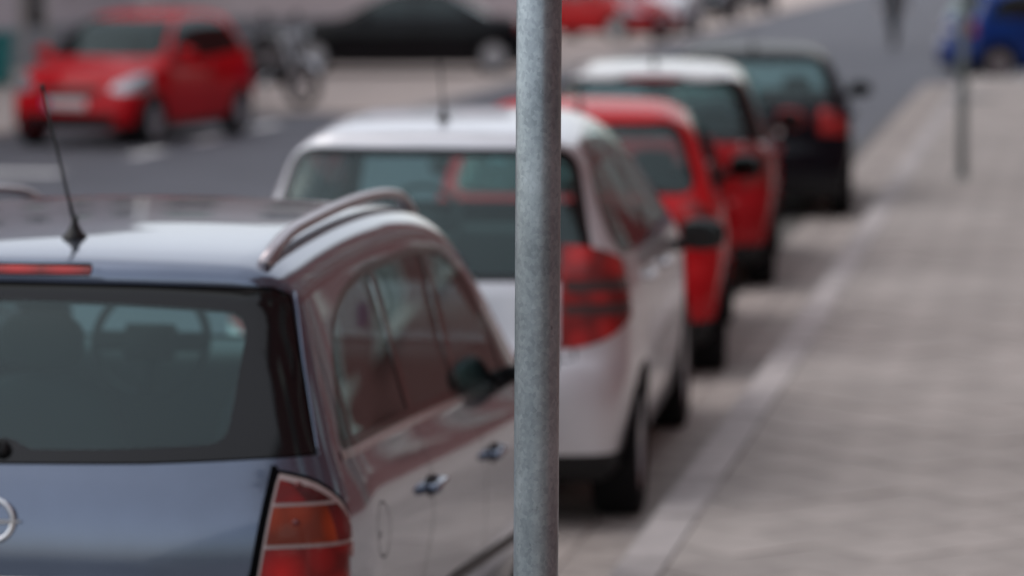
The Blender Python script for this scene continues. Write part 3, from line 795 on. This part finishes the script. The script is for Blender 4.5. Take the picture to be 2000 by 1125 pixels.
# ================================================================== THE GREY PEOPLE CARRIER
def zafira():
    L, W, H = 4.467, 1.80, 1.635
    prof = [(.12, .20), (.04, .24), (.0, .34), (-.005, .50), (.0, .60), (.03, .66), (.075, .70), (.085, .80), (.092, .90), (.108, .98), (.135, 1.045), (.16, 1.085), (.215, 1.19), (.30, 1.38), (.385, 1.50), (.375, 1.535), (.385, 1.565), (.42, 1.582), (.60, 1.606), (1.0, 1.628), (1.5, 1.638), (2.0, 1.625), (2.45, 1.585), (2.75, 1.52), (3.1, 1.33), (3.62, 1.03), (3.75, .985), (4.05, .90), (4.28, .78), (4.40, .64), (4.455, .50), (4.46, .36), (4.42, .24), (4.3, .2), (2.2, .19)]
    wz = [(.1, .80), (.28, .86), (.45, .89), (.70, .90), (.88, .90), (.97, .888), (1.04, .862), (1.10, .835), (1.25, .792), (1.42, .742), (1.52, .708), (1.62, .655), (1.8, .56)]
    gy = [(-.3, .84), (.0, .925), (.2, .972), (.55, 1.0), (L - 1.2, 1.0), (L - .6, .96), (L - .15, .86), (L + .2, .70)]
    b = Body(L, W, H, prof, wz, gy, wedge=.062, wedge_y=.5, kl=.07, kr=.11, crown=.05, cr=.08, cf=.2, belt=1.02, iters=3, cr4=.34)
    root = thing('people_carrier', 'blue-grey people carrier with roof rails and bent aerial beside the galvanised pole', 'car', (-2.67, 8.40, 0), 0, 'cars parked along the kerb')
    pm = mat('zafira_paint', (.13, .162, .228), .17, .8, 1.0, var=.06, vscale=5, coat_rough=.02)
    reg = []
    # side window band with three panes
    band = [(.44, 1.095), (.56, 1.25), (.72, 1.395), (.95, 1.455), (1.3, 1.485), (2.0, 1.478), (2.45, 1.445), (2.78, 1.33), (3.30, 1.0), (3.34, .945), (2.4, 1.0), (1.4, 1.055)]
    bandr = round_poly(band, [.05, .1, .1, .1, .1, .1, .12, .1, .03, .03, .2, .2])
    def cutter(a0, a1, b0, b1): return [(a0, .5), (b0, .5), (b1, 2), (a1, 2)]
    for sd_ in ('left', 'right'):
        reg.append(('belt_strip', [(sd_, strip([(.43, 1.083), (.9, 1.066), (1.4, 1.043), (2.4, .988), (3.3, .93)], .022))]))
        reg.append(('window_frame', [(sd_, bandr)]))
        inner = grow_poly(bandr, -.022)
        reg.append(('window', [(sd_, inner), (sd_, cutter(-1, -1, 1.46, 1.30))]))
        reg.append(('window', [(sd_, inner), (sd_, cutter(1.54, 1.37, 2.24, 2.10))]))
        reg.append(('window', [(sd_, inner), (sd_, cutter(2.34, 2.21, 3.08, 3.08))]))
        reg.append(('gap', [(sd_, strip([(1.42, 1.05), (1.43, .9), (1.40, .76), (1.24, .62), (1.12, .48)], .007))]))
        reg.append(('gap', [(sd_, strip([(2.30, 1.0), (2.31, .7), (2.28, .24)], .007))]))
        reg.append(('gap', [(sd_, strip([(3.25, .96), (3.30, .7), (3.26, .24)], .007))]))
        reg.append(('side_strip', [(sd_, strip([(1.30, .545), (1.82, .53), (2.9, .46), (3.25, .44)], .035))]))
        reg.append(('sill', [(sd_, [(-1, .0), (9, 0), (9, .25), (-1, .25)])]))
        for yw in (.83, 3.533):
            a = [(yw + .36 * math.cos(t), .315 + .36 * math.sin(t)) for t in np.linspace(0, 2 * math.pi, 33)[:-1]]
            reg.append(('hole', [(sd_, a)]))
    cyr, czr = .685, .855
    ring = [(cyr + .085 * math.cos(t), czr + .075 * math.sin(t)) for t in np.linspace(0, 2 * math.pi, 25)[:-1]]
    reg.append(('gap', [('right', ring)])); reg.append(('filler_flap', [('right', grow_poly(ring, -.006))]))
    reg.append(('gap', [('right', [(cyr - .055 + .009 * math.cos(t), czr - .005 + .012 * math.sin(t)) for t in np.linspace(0, 2 * math.pi, 9)[:-1]])]))
    # tailgate: black glass right across, clear pane inside it
    gb = [(-.80, 1.102), (-.80, 1.115), (-.70, 1.49), (-.66, 1.512), (-.3, 1.520), (0, 1.523), (.3, 1.520), (.66, 1.512), (.70, 1.49), (.80, 1.115), (.80, 1.102), (.4, 1.088), (0, 1.083), (-.4, 1.088)]
    cl = round_poly([(-.585, 1.135), (-.60, 1.30), (-.612, 1.452), (-.3, 1.472), (0, 1.477), (.3, 1.472), (.612, 1.452), (.60, 1.30), (.585, 1.135), (.3, 1.122), (.09, 1.120), (.05, 1.145), (-.05, 1.145), (-.09, 1.12), (-.3, 1.122)], [.05, .2, .07, .2, .2, .2, .07, .2, .05, .1, .03, .03, .03, .03, .1], 4)
    reg.append(('gap', [('rear', gb)])); reg.append(('tailgate_glass_border', [('rear', grow_poly(gb, -.005))])); reg.append(('rear_window', [('rear', cl)]))
    bl = round_poly([(-.20, 1.541), (.20, 1.541), (.20, 1.563), (-.20, 1.563)], .006, 2)
    reg.append(('gap', [('rear', grow_poly(bl, .004))])); reg.append(('brake_lamp', [('rear', bl)]))
    reg.append(('gap', [('rear', strip([(-.60, .615), (.60, .615)], .008))]))
    for sg in (-1, 1):
        sdp = 'right' if sg > 0 else 'left'
        edge = [(sg * .705, 1.082), (sg * .70, 1.04), (sg * .668, .83), (sg * .60, .615)]
        reg.append(('gap', [('rear', strip(edge, .016))]))
        lp = [(sg * .722, 1.082), (sg * .712, 1.04), (sg * .68, .83), (sg * .66, .70), (sg * .69, .66), (sg * 1.2, .66), (sg * 1.2, 1.082)]
        sc_ = round_poly([(-.6, .55), (.40, .64), (.42, .79), (.375, .89), (.315, .985), (.275, 1.04), (.22, 1.086), (-.6, 1.12)], .02)
        reg.append(('gap', [('rear', grow_poly(lp, .008)), (sdp, grow_poly(sc_, .01))]))
        reg.append(('lamp_trim', [('rear', lp), (sdp, sc_)]))
        s2 = grow_poly(sc_, -.016); l2 = grow_poly(lp, -.006)
        for key, z0, z1 in (('tail_lamp', .993, 1.2), ('indicator_lamp', .892, .984), ('tail_lamp', .5, .882)):
            reg.append((key, [('rear', l2), (sdp, s2), ('rear', [(sg * .3, z0), (sg * 1.4, z0), (sg * 1.4, z1), (sg * .3, z1)])]))
        reg.append(('lamp_corner', [('rear', l2), (sdp, s2), (sdp, [(.27, .892), (.6, .892), (.6, .984), (.27, .984)])]))
        reg.append(('lamp_corner', [('rear', l2), (sdp, s2), (sdp, [(.245, .993), (.6, .993), (.6, 1.2), (.245, 1.2)])]))
    ws = round_poly([(-.74, 1.02), (-.60, 1.47), (.60, 1.47), (.74, 1.02)], .07)
    reg.append(('window_frame', [('front', grow_poly(ws, .025))])); reg.append(('windscreen', [('front', ws)]))
    for sg in (-1, 1):
        reg.append(('head_lamp', [('front', round_poly([(sg * .44, .62), (sg * 1.1, .60), (sg * 1.1, .88), (sg * .66, .86), (sg * .46, .74)], .05)), ('right' if sg > 0 else 'left', [(L - .6, .4), (L + .5, .4), (L + .5, .95), (L - .6, .95)])]))
    reg.append(('grille', [('front', round_poly([(-.40, .62), (.40, .62), (.42, .74), (-.42, .74)], .02))])); reg.append(('grille', [('front', round_poly([(-.6, .26), (.6, .26), (.62, .40), (-.62, .40)], .05))]))
    mats = dict(body=pm, window=M_TINT, rear_window=M_GLASS, windscreen=M_SCREEN, window_frame=M_GLOSSBLK, sill=M_BLACK, tail_lamp=M_RED, indicator_lamp=M_AMBER, lamp_corner=M_DRED, head_lamp=M_CLEAR, grille=M_BLACK, belt_strip=M_CHROME, side_strip=M_BLACK, filler_flap=pm, tailgate_glass_border=M_GLOSSBLK, brake_lamp=M_RED, lamp_trim=M_LTRIM)
    out = panels(b, .036, reg, root, mats, inset=dict(window=-.003, rear_window=-.001, tail_lamp=.004, indicator_lamp=.004, lamp_corner=.003, lamp_trim=.001, side_strip=.004, belt_strip=.003, brake_lamp=-.004))
    add_wheels(root, (.83, 3.533), .885, .315, .205, 0)
    # interior
    for sx in (-.38, .38): seat(root, sx, 2.05, .34, .60, head=sx < 0)
    for sx in (-.45, 0, .45): seat(root, sx, 1.22, .36, .46, w=.20, head=sx < -.1)
    bm = bmesh.new(); bx(bm, -.70, .70, 2.98, 3.4, .70, 1.04); bevel_all(bm, .06, 3); smooth(obj('dashboard', bm, M_DASH, root))
    steering(root, -.26, 2.72, 1.10)
    box('load_cover', (-.62, .62, .30, .95, .98, 1.0), M_TRIM, root)
    for sg in (-1, 1):
        mirror(root, b, 3.16, .965, sg, pm, M_BLACK, .07, .105, .066)
        handle(root, b, 1.40, .865, sg, M_CHROME if False else pm); handle(root, b, 2.47, .805, sg, pm)
        # roof rail
        pts = []
        for t in np.linspace(0, 1, 22):
            yy = .50 + t * 2.28; xx = sg * (.628 - .035 * t * t); p, n = b.surf('top', xx, yy)
            lift = .034 * min(1, math.sin(math.pi * min(max(t, .0), 1)) * 2.6) ** .8 if 0 < t < 1 else 0
            pts.append((p.x, yy, p.z + .006 + lift))
        tube_obj('roof_rail', pts, [.021] * 22, mat('rail_satin', (.42, .38, .40), .28, .85), root, 12, .8)
    for sg in (-1, 1):
        for zz_ in (1.035, .945):
            p, n = b.surf('rear', sg * .765, zz_); blob('lamp_bulb', (.011, .006, .009), M_DRED, root, (p.x, p.y - .003, p.z), n=6, e=2)
    aerial(root, b, .075, .68, (-.16, -.24), .36, .034)
    p, n = b.surf('rear', 0, .953)
    emblem_ring(root, (p.x + .022, p.y - .008, p.z), .060, (R(-4), 0, 0))
    plate(root, b, 'rear', .76)
    p, n = b.surf('rear', 0, 1.125)
    bm = bmesh.new(); lathe(bm, [(.022, 0), (.022, .02), (.012, .03)], 16); h_ = smooth(obj('rear_wiper', bm, M_BLACK, root, (p.x + .025, p.y, p.z - .008))); h_.rotation_euler = (R(62), 0, 0)
    tube_obj('wiper_arm', [(0, 0, .03), (-.2, .05, .03), (-.45, .10, .022)], [.012, .009, .005], M_BLACK, h_, 8)
    # bright edge between tailgate opening and quarter panel
    for sg in (-1, 1):
        pts = []
        for t in np.linspace(0, 1, 14):
            xx, zz_ = sg * (.803 - .098 * t), 1.10 + .395 * t; p, n = b.surf('rear', xx, zz_); pts.append(p + n * .0005)
        tube_obj('pillar_edge', pts, [.0045] * 14, pm, root, 8)
    return root
zafira()

# ================================================================== OTHER CARS IN THE ROW
ROW = 'cars parked along the kerb'
std_car('silver_hatchback', 'silver tall hatchback with round red tail lamps parked ahead of the grey people carrier', (-2.58, 13.95, 0), R(2.3), (.70, .70, .73), 4.05, 1.72, 1.66, ROW, .7, .045, tail='round', tum=.955, rwz=(.945, 1.36), mz=.87, side_pts=[(.36, 1.02), (.50, 1.22), (.68, 1.375), (1.3, 1.42), (1.95, 1.39), (2.25, 1.30), (2.72, 1.0), (1.6, .985)], mirror_black=True, wheel_r=.31)
std_car('red_hatchback', 'bright red hatchback with grey sky sheen on its roof ahead of the silver hatchback', (-2.67, 18.95, 0), R(4.5), (.52, .012, .016), 3.75, 1.66, 1.48, ROW, 0, .055, HATCH2, mirror_black=True, wheel_r=.29, five=False, side_pts=[(.58, 1.03), (.80, 1.22), (1.02, 1.35), (1.45, 1.40), (1.95, 1.38), (2.25, 1.30), (2.72, 1.0), (1.6, .985)])
std_car('red_hatchback', 'red hatchback with pale silver roof and black pillars behind the black hatchback', (-2.83, 23.8, 0), R(4), (.36, .010, .014), 3.85, 1.70, 1.53, ROW, 0, .055, wheel_r=.30, tail='tall', roof_col=(.50, .50, .53), five=False)
std_car('black_hatchback', 'black hatchback with pale roof sheen at the head of the parked row', (-2.71, 30.0, 0), R(4), (.004, .004, .007), 4.1, 1.74, 1.46, ROW, 0, .055, HATCH2, wheel_r=.31, mirror_black=True, side_pts=[(.58, 1.03), (.80, 1.22), (1.02, 1.35), (1.45, 1.40), (1.95, 1.38), (2.25, 1.30), (2.72, 1.0), (1.6, .985)])

# ================================================================== LEFT SIDE
def put(local, world, rz):
    c, s_ = math.cos(rz), math.sin(rz)
    return (world[0] - (c * local[0] - s_ * local[1]), world[1] - (s_ * local[0] + c * local[1]), world[2] if len(world) > 2 else 0)
rz = R(180 - 10); Lm = 3.75
std_car('red_city_car', 'small red city car facing the street in the left parking bay', put((-.82, Lm - .675, 0), (-10.34, 39.6), rz), rz, (.56, .007, .013), Lm, 1.66, 1.52, None, 0, .055, wheel_r=.29, five=False, cat='car', ant=True, screen=M_DARKG, glass=M_DARKG)
rz = R(99)
std_car('black_saloon', 'black saloon standing side-on on the left pavement behind the motorcycle', put((-.87, .70), (-9.9, 60.3, .03), rz), rz, (.003, .003, .005), 4.42, 1.78, 1.42, None, 0, .07, SEDAN, 4.42, 1.435, wheel_r=.32, style=2)
rz = R(-123)
std_car('red_saloon', 'red car turned nose-out on the left pavement beyond the black saloon', put((.84, 3.28), (-10.16, 79.0, .03), rz), rz, (.42, .010, .014), 4.0, 1.7, 1.5, None, 0, .09, wheel_r=.30, style=2)
std_car('white_hatchback', 'white car on the left pavement beyond the red nose-out car', (-10.0, 88.5, .03), R(180), (.75, .75, .78), 4.0, 1.7, 1.5, None, 0, .09)
std_car('dark_hatchback', 'dark car beyond the white car at the far left kerb', (-10.2, 101, .03), R(178), (.012, .013, .016), 4.0, 1.7, 1.5, 'dark cars along the far left kerb', 0, .09)
std_car('dark_hatchback', 'dark car farthest along the left kerb', (-10.2, 113, .03), R(178), (.03, .032, .04), 4.0, 1.7, 1.5, 'dark cars along the far left kerb', 0, .09)
rz = R(-68)
std_car('blue_hatchback', 'bright blue car standing across the end of the diagonal-slab pavement', put((.83, .63), (-1.28, 59.3), rz), rz, (.007, .048, .25), 3.95, 1.68, 1.55, None, .2, .07, wheel_r=.31, style=2)

# ================================================================== STREET FURNITURE
def galv():
    m = bpy.data.materials.new('galvanised_steel'); m.use_nodes = True; nt = m.node_tree; N = nt.nodes; Lk = nt.links; p = N['Principled BSDF']
    tc = N.new('ShaderNodeTexCoord'); mp = N.new('ShaderNodeMapping'); mp.inputs['Scale'].default_value = (1, 1, .75); Lk.new(tc.outputs['Object'], mp.inputs[0])
    v = N.new('ShaderNodeTexVoronoi'); v.inputs['Scale'].default_value = 150; Lk.new(mp.outputs[0], v.inputs['Vector'])
    n = N.new('ShaderNodeTexNoise'); n.inputs['Scale'].default_value = 9; n.inputs['Detail'].default_value = 9; n.inputs['Roughness'].default_value = .72; Lk.new(mp.outputs[0], n.inputs['Vector'])
    n2 = N.new('ShaderNodeTexNoise'); n2.inputs['Scale'].default_value = 55; n2.inputs['Detail'].default_value = 5; Lk.new(mp.outputs[0], n2.inputs['Vector'])
    sx = N.new('ShaderNodeSeparateColor'); Lk.new(v.outputs['Color'], sx.inputs[0])
    a = N.new('ShaderNodeMath'); a.operation = 'MULTIPLY_ADD'; a.inputs[1].default_value = .16; Lk.new(sx.outputs[0], a.inputs[0]); Lk.new(n.outputs[0], a.inputs[2])
    cr = N.new('ShaderNodeValToRGB'); e = cr.color_ramp.elements; e[0].position = .38; e[0].color = (.215, .25, .27, 1); e[1].position = .78; e[1].color = (.41, .465, .49, 1)
    Lk.new(a.outputs[0], cr.inputs[0])
    # dark pits
    c2 = N.new('ShaderNodeValToRGB'); c2.color_ramp.elements[0].position = .24; c2.color_ramp.elements[0].color = (.6, .6, .6, 1); c2.color_ramp.elements[1].position = .33; c2.color_ramp.elements[1].color = (1, 1, 1, 1); Lk.new(n2.outputs[0], c2.inputs[0])
    mx = N.new('ShaderNodeMix'); mx.data_type = 'RGBA'; mx.blend_type = 'MULTIPLY'; mx.inputs['Factor'].default_value = 1; Lk.new(cr.outputs[0], mx.inputs['A']); Lk.new(c2.outputs[0], mx.inputs['B'])
    Lk.new(mx.outputs['Result'], p.inputs['Base Color']); p.inputs['Metallic'].default_value = .78
    r_ = N.new('ShaderNodeMapRange'); r_.inputs[3].default_value = .30; r_.inputs[4].default_value = .46; Lk.new(n.outputs[0], r_.inputs[0]); Lk.new(r_.outputs[0], p.inputs['Roughness'])
    b = N.new('ShaderNodeBump'); b.inputs['Strength'].default_value = .35; b.inputs['Distance'].default_value = .002; Lk.new(a.outputs[0], b.inputs['Height']); Lk.new(b.outputs[0], p.inputs['Normal'])
    return m
MG = galv()
root = thing('street_pole', 'galvanised steel sign pole standing between the camera and the grey people carrier', 'pole', (-1.050, 6.92, KH))
root.rotation_euler = (0, R(.3), R(0))
bm = bmesh.new(); lathe(bm, [(.0443, 0), (.0443, .8), (.0443, 1.6), (.0443, 3.4)], 64); o = smooth(obj('shaft', bm, MG, root))
bm = bmesh.new(); lathe(bm, [(.075, 0), (.075, .02), (.052, .035), (.0455, .05)], 32); smooth(obj('foot_collar', bm, MG, root))
bm = bmesh.new(); lathe(bm, [(.0443, 3.4), (.047, 3.4), (.047, 3.42), (.02, 3.435)], 32); smooth(obj('top_cap', bm, M_BLACK, root))
root = thing('street_post', 'grey-green steel post standing alone on the far pavement', 'post', (-1.07, 34.0, KH))
mpost = mat('post_paint', (.21, .25, .25), .55, .1, var=.15, vscale=8)
bm = bmesh.new(); lathe(bm, [(.046, 0), (.046, 1.5), (.046, 2.9)], 24); smooth(obj('shaft', bm, mpost, root))
bm = bmesh.new(); lathe(bm, [(.08, 0), (.08, .015), (.055, .03)], 24); smooth(obj('foot_collar', bm, mpost, root))
root = thing('manhole_cover', 'grey iron manhole cover set in the pavement beyond the lone post', 'manhole cover', (-1.50, 50.4, KH + .002))
bm = bmesh.new(); lathe(bm, [(.36, 0), (.36, .008), (.0, .009)], 32); obj('cover', bm, mat('cast_iron', (.13, .145, .16), .6, .3, bump=.6, bscale=60), root)
bm = bmesh.new(); lathe(bm, [(.36, 0), (.40, 0), (.40, .01), (.36, .01)], 32, 'z', True); obj('frame', bm, M_BED, root)
root = thing('waste_bin', 'small teal waste bin against the rendered building', 'bin', (-16.6, 53.6, .03))
mt = mat('teal_plastic', (.0, .17, .17), .45)
bm = bmesh.new(); bx(bm, -.28, .28, -.28, .28, .06, .80); 
for v in bm.verts:
    if v.co.z < .3: v.co.x *= .85; v.co.y *= .85
bevel_all(bm, .03); smooth(obj('bin_body', bm, mt, root)); box('lid', (-.31, .31, -.31, .31, .80, .88), mt, root, .03)
for sx in (-.22, .22):
    bm = bmesh.new(); lathe(bm, [(.0, -.03), (.08, -.03), (.08, .03), (.0, .03)], 16, 'x'); obj('bin_wheel', bm, M_RUBBER, root, (sx, .2, .08))

# ------------------------------------------------------------------ motorcycle
def motorcycle(loc, rz):
    root = thing('motorcycle', 'black motorcycle with silver front fork behind the small red city car', 'motorcycle', loc, rz)
    rm = bpy.data.meshes.new('r')
    for nm, y in (('wheel', .0), ('wheel', 1.40)):
        bm = bmesh.new(); lathe(bm, [(.245, -.05), (.29, -.062), (.32, -.035), (.328, 0), (.32, .035), (.29, .062), (.245, .05)], 36, 'x', True)
        w = smooth(obj(nm, bm, M_RUBBER, root, (0, y, .328)))
        bm = bmesh.new(); lathe(bm, [(.25, -.035), (.235, -.03), (.235, .03), (.25, .035)], 36, 'x', True)
        for k in range(6):
            a = k * math.pi / 3; tube(bm, [(0, .04 * math.cos(a), .04 * math.sin(a)), (0, .24 * math.cos(a), .24 * math.sin(a))], .014, 6)
        lathe(bm, [(.05, -.05), (.05, .05)], 14, 'x'); obj('rim', bm, M_BLACK, w)
        bm = bmesh.new(); lathe(bm, [(.07, .055), (.14, .055), (.14, .061), (.07, .061)], 24, 'x', True); obj('brake_disc', bm, M_CHROME, w)
    for s_ in (-1, 1):
        tube_obj('fork', [(s_ * .09, 1.40, .33), (s_ * .09, 1.28, .62), (s_ * .09, 1.08, 1.05)], [.034, .030, .026], M_ALLOY, root, 12)
    pts = [(0, 1.40 + .36 * math.cos(t), .328 + .36 * math.sin(t)) for t in np.linspace(R(25), R(150), 10)]
    tube_obj('front_mudguard', pts, [.07] * 10, mat('silver_paint', (.45, .46, .50), .3, .6, coat=.6), root, 8, .12)
    blob('head_lamp', (.10, .07, .10), M_CLEAR, root, (0, 1.22, .93), n=10, e=2.3)
    tube_obj('handlebar', [(-.38, .98, 1.10), (-.2, 1.04, 1.08), (0, 1.08, 1.06), (.2, 1.04, 1.08), (.38, .98, 1.10)], .014, M_BLACK, root, 8)
    for s_ in (-1, 1):
        tube_obj('grip', [(s_ * .30, 1.0, 1.094), (s_ * .41, .965, 1.104)], .02, M_RUBBER, root, 8)
        blob('mirror', (.07, .012, .045), M_BLACK, root, (s_ * .34, 1.02, 1.26), n=8); tube_obj('mirror_stalk', [(s_ * .26, 1.01, 1.09), (s_ * .33, 1.02, 1.24)], .007, M_BLACK, root, 6)
    blob('fuel_tank', (.15, .27, .13), mat('tank_black', (.01, .01, .012), .2, coat=1), root, (0, .80, .90), (R(8), 0, 0), 2.5, 12)
    blob('seat', (.14, .36, .06), M_BLACK, root, (0, .28, .82), (R(-5), 0, 0), 2.6, 12)
    blob('tail', (.11, .22, .06), M_BLACK, root, (0, -.12, .84), (R(-14), 0, 0), 2.6, 10); blob('tail_lamp', (.06, .02, .03), M_RED, root, (0, -.34, .88), n=8)
    bm = bmesh.new(); bx(bm, -.17, .17, .50, .98, .30, .62); bevel_all(bm, .05); smooth(obj('engine', bm, mat('engine_grey', (.06, .06, .065), .45, .7), root))
    for k in range(5): box('cooling_fin', (-.19, .19, .62, .88, .63 + k * .028, .642 + k * .028), M_ALLOY, root)
    tube_obj('exhaust', [(.14, .95, .45), (.20, .75, .27), (.20, .3, .28), (.21, -.2, .40)], [.025, .028, .045, .05], M_CHROME, root, 10)
    tube_obj('frame', [(0, 1.10, .98), (0, .7, .72), (0, .35, .66), (0, .0, .78)], .028, M_BLACK, root, 8); tube_obj('swing_arm', [(.1, .5, .42), (.1, 0, .33)], .025, M_BLACK, root, 8)
    for s_ in (-1, 1): 
        blob('pannier', (.11, .24, .19), M_BLACK, root, (s_ * .27, -.02, .66), n=10)
    blob('top_box', (.22, .20, .16), M_BLACK, root, (0, -.22, 1.04), n=10)
    tube_obj('side_stand', [(-.1, .5, .35), (-.28, .55, .01)], .012, M_BLACK, root, 6)
    return root
rzm = R(-118)
motorcycle(put((0, 1.40), (-10.55, 48.3, .03), rzm), rzm)

# ------------------------------------------------------------------ pedestrian
def person(loc, rz):
    J = {'pelvis': (0, 0, .96), 'waist': (0, .01, 1.10), 'chest': (0, .02, 1.32), 'neck0': (0, 0, 1.47), 'neck1': (0, .02, 1.55), 'head': (0, .03, 1.66), 'crown': (0, .02, 1.76)}
    rad = {'pelvis': (.165, .12), 'waist': (.14, .105), 'chest': (.175, .12), 'neck0': (.075, .065), 'neck1': (.058, .058), 'head': (.085, .105), 'crown': (.05, .06)}
    E = [('pelvis', 'waist'), ('waist', 'chest'), ('chest', 'neck0'), ('neck0', 'neck1'), ('neck1', 'head'), ('head', 'crown')]
    for s_, f in ((-1, .20), (1, -.18)):
        n = 'L' if s_ < 0 else 'R'
        J['hip' + n] = (s_ * .09, .0, .90); J['knee' + n] = (s_ * .085, f * .75 + .05, .49); J['ank' + n] = (s_ * .075, f * 1.2 - .04, .10 if f > 0 else .15); J['toe' + n] = (s_ * .085, f * 1.2 + .15, .035 if f > 0 else .06)
        rad['hip' + n] = (.10, .10); rad['knee' + n] = (.066, .066); rad['ank' + n] = (.047, .05); rad['toe' + n] = (.042, .032)
        E += [('pelvis', 'hip' + n), ('hip' + n, 'knee' + n), ('knee' + n, 'ank' + n), ('ank' + n, 'toe' + n)]
        J['sh' + n] = (s_ * .19, .0, 1.43); J['el' + n] = (s_ * .25, -f * .35 - .04, 1.15); J['wr' + n] = (s_ * .25, -f * .8 + .08, .92)
        rad['sh' + n] = (.065, .065); rad['el' + n] = (.048, .048); rad['wr' + n] = (.032, .028)
        J['palm' + n] = (s_ * .25, -f * .9 + .10, .85); rad['palm' + n] = (.038, .022)
        E += [('chest', 'sh' + n), ('sh' + n, 'el' + n), ('el' + n, 'wr' + n), ('wr' + n, 'palm' + n)]
        for k, (dy, ln) in enumerate(((.030, .07), (.010, .085), (-.010, .08), (-.028, .062))):
            a, b_ = 'f%d%s' % (k, n), 'g%d%s' % (k, n); q = J['palm' + n]
            J[a] = (q[0], q[1] + dy, q[2] - ln * .55); J[b_] = (q[0] - s_ * .018, q[1] + dy, q[2] - ln); rad[a] = (.0095, .0095); rad[b_] = (.008, .008); E += [('palm' + n, a), (a, b_)]
        q = J['palm' + n]; J['t' + n] = (q[0] - s_ * .01, q[1] + .05, q[2] + .0); J['u' + n] = (q[0] - s_ * .02, q[1] + .065, q[2] - .035); rad['t' + n] = (.011, .011); rad['u' + n] = (.009, .009); E += [('palm' + n, 't' + n), ('t' + n, 'u' + n)]
    keys = list(J); me = bpy.data.meshes.new('person'); me.from_pydata([J[k] for k in keys], [(keys.index(a), keys.index(b_)) for a, b_ in E], [])
    o = bpy.data.objects.new('person_skeleton', me); COL.objects.link(o)
    md = o.modifiers.new('skin', 'SKIN'); md.use_smooth_shade = True; o.modifiers.new('sub', 'SUBSURF').levels = 2
    for i, k in enumerate(keys): me.skin_vertices[0].data[i].radius = rad[k]; me.skin_vertices[0].data[i].use_root = (k == 'pelvis')
    dg = bpy.context.evaluated_depsgraph_get(); me2 = bpy.data.meshes.new_from_object(o.evaluated_get(dg)); bpy.data.objects.remove(o)
    me2.materials.clear()
    for m_ in (mat('dark_trousers', (.013, .014, .017), .9), mat('dark_coat', (.018, .018, .022), .9), mat('skin', (.50, .32, .24), .55), mat('dark_shoe', (.012, .012, .012), .5)): me2.materials.append(m_)
    for p in me2.polygons:
        z = p.center.z; p.use_smooth = True
        p.material_index = 3 if z < .09 else 0 if (z < .92 and abs(p.center.x) < .205) else 2 if (z > 1.5 or (z < .90 and abs(p.center.x) > .2)) else 1
    root = obj('person', me2); root.location = loc; root.rotation_euler = (0, 0, rz)
    tag(root, 'person in dark trousers and coat walking along the middle of the road', 'person')
    blob('hair', (.098, .115, .085), mat('dark_hair', (.02, .014, .010), .7), root, (0, -.01, 1.74), n=10, e=2.2)
    for s_ in (-1, 1): blob('ear', (.012, .022, .032), MATS['skin'], root, (s_ * .088, .02, 1.655), n=6, e=2); blob('eye', (.012, .006, .008), M_DASH, root, (s_ * .034, .125, 1.675), n=6, e=2)
    blob('nose', (.013, .02, .026), MATS['skin'], root, (0, .138, 1.645), n=6, e=2); blob('mouth', (.026, .006, .008), mat('lip', (.35, .13, .11), .5), root, (0, .125, 1.60), n=6, e=2)
person((-3.87, 76.3, 0), R(170))
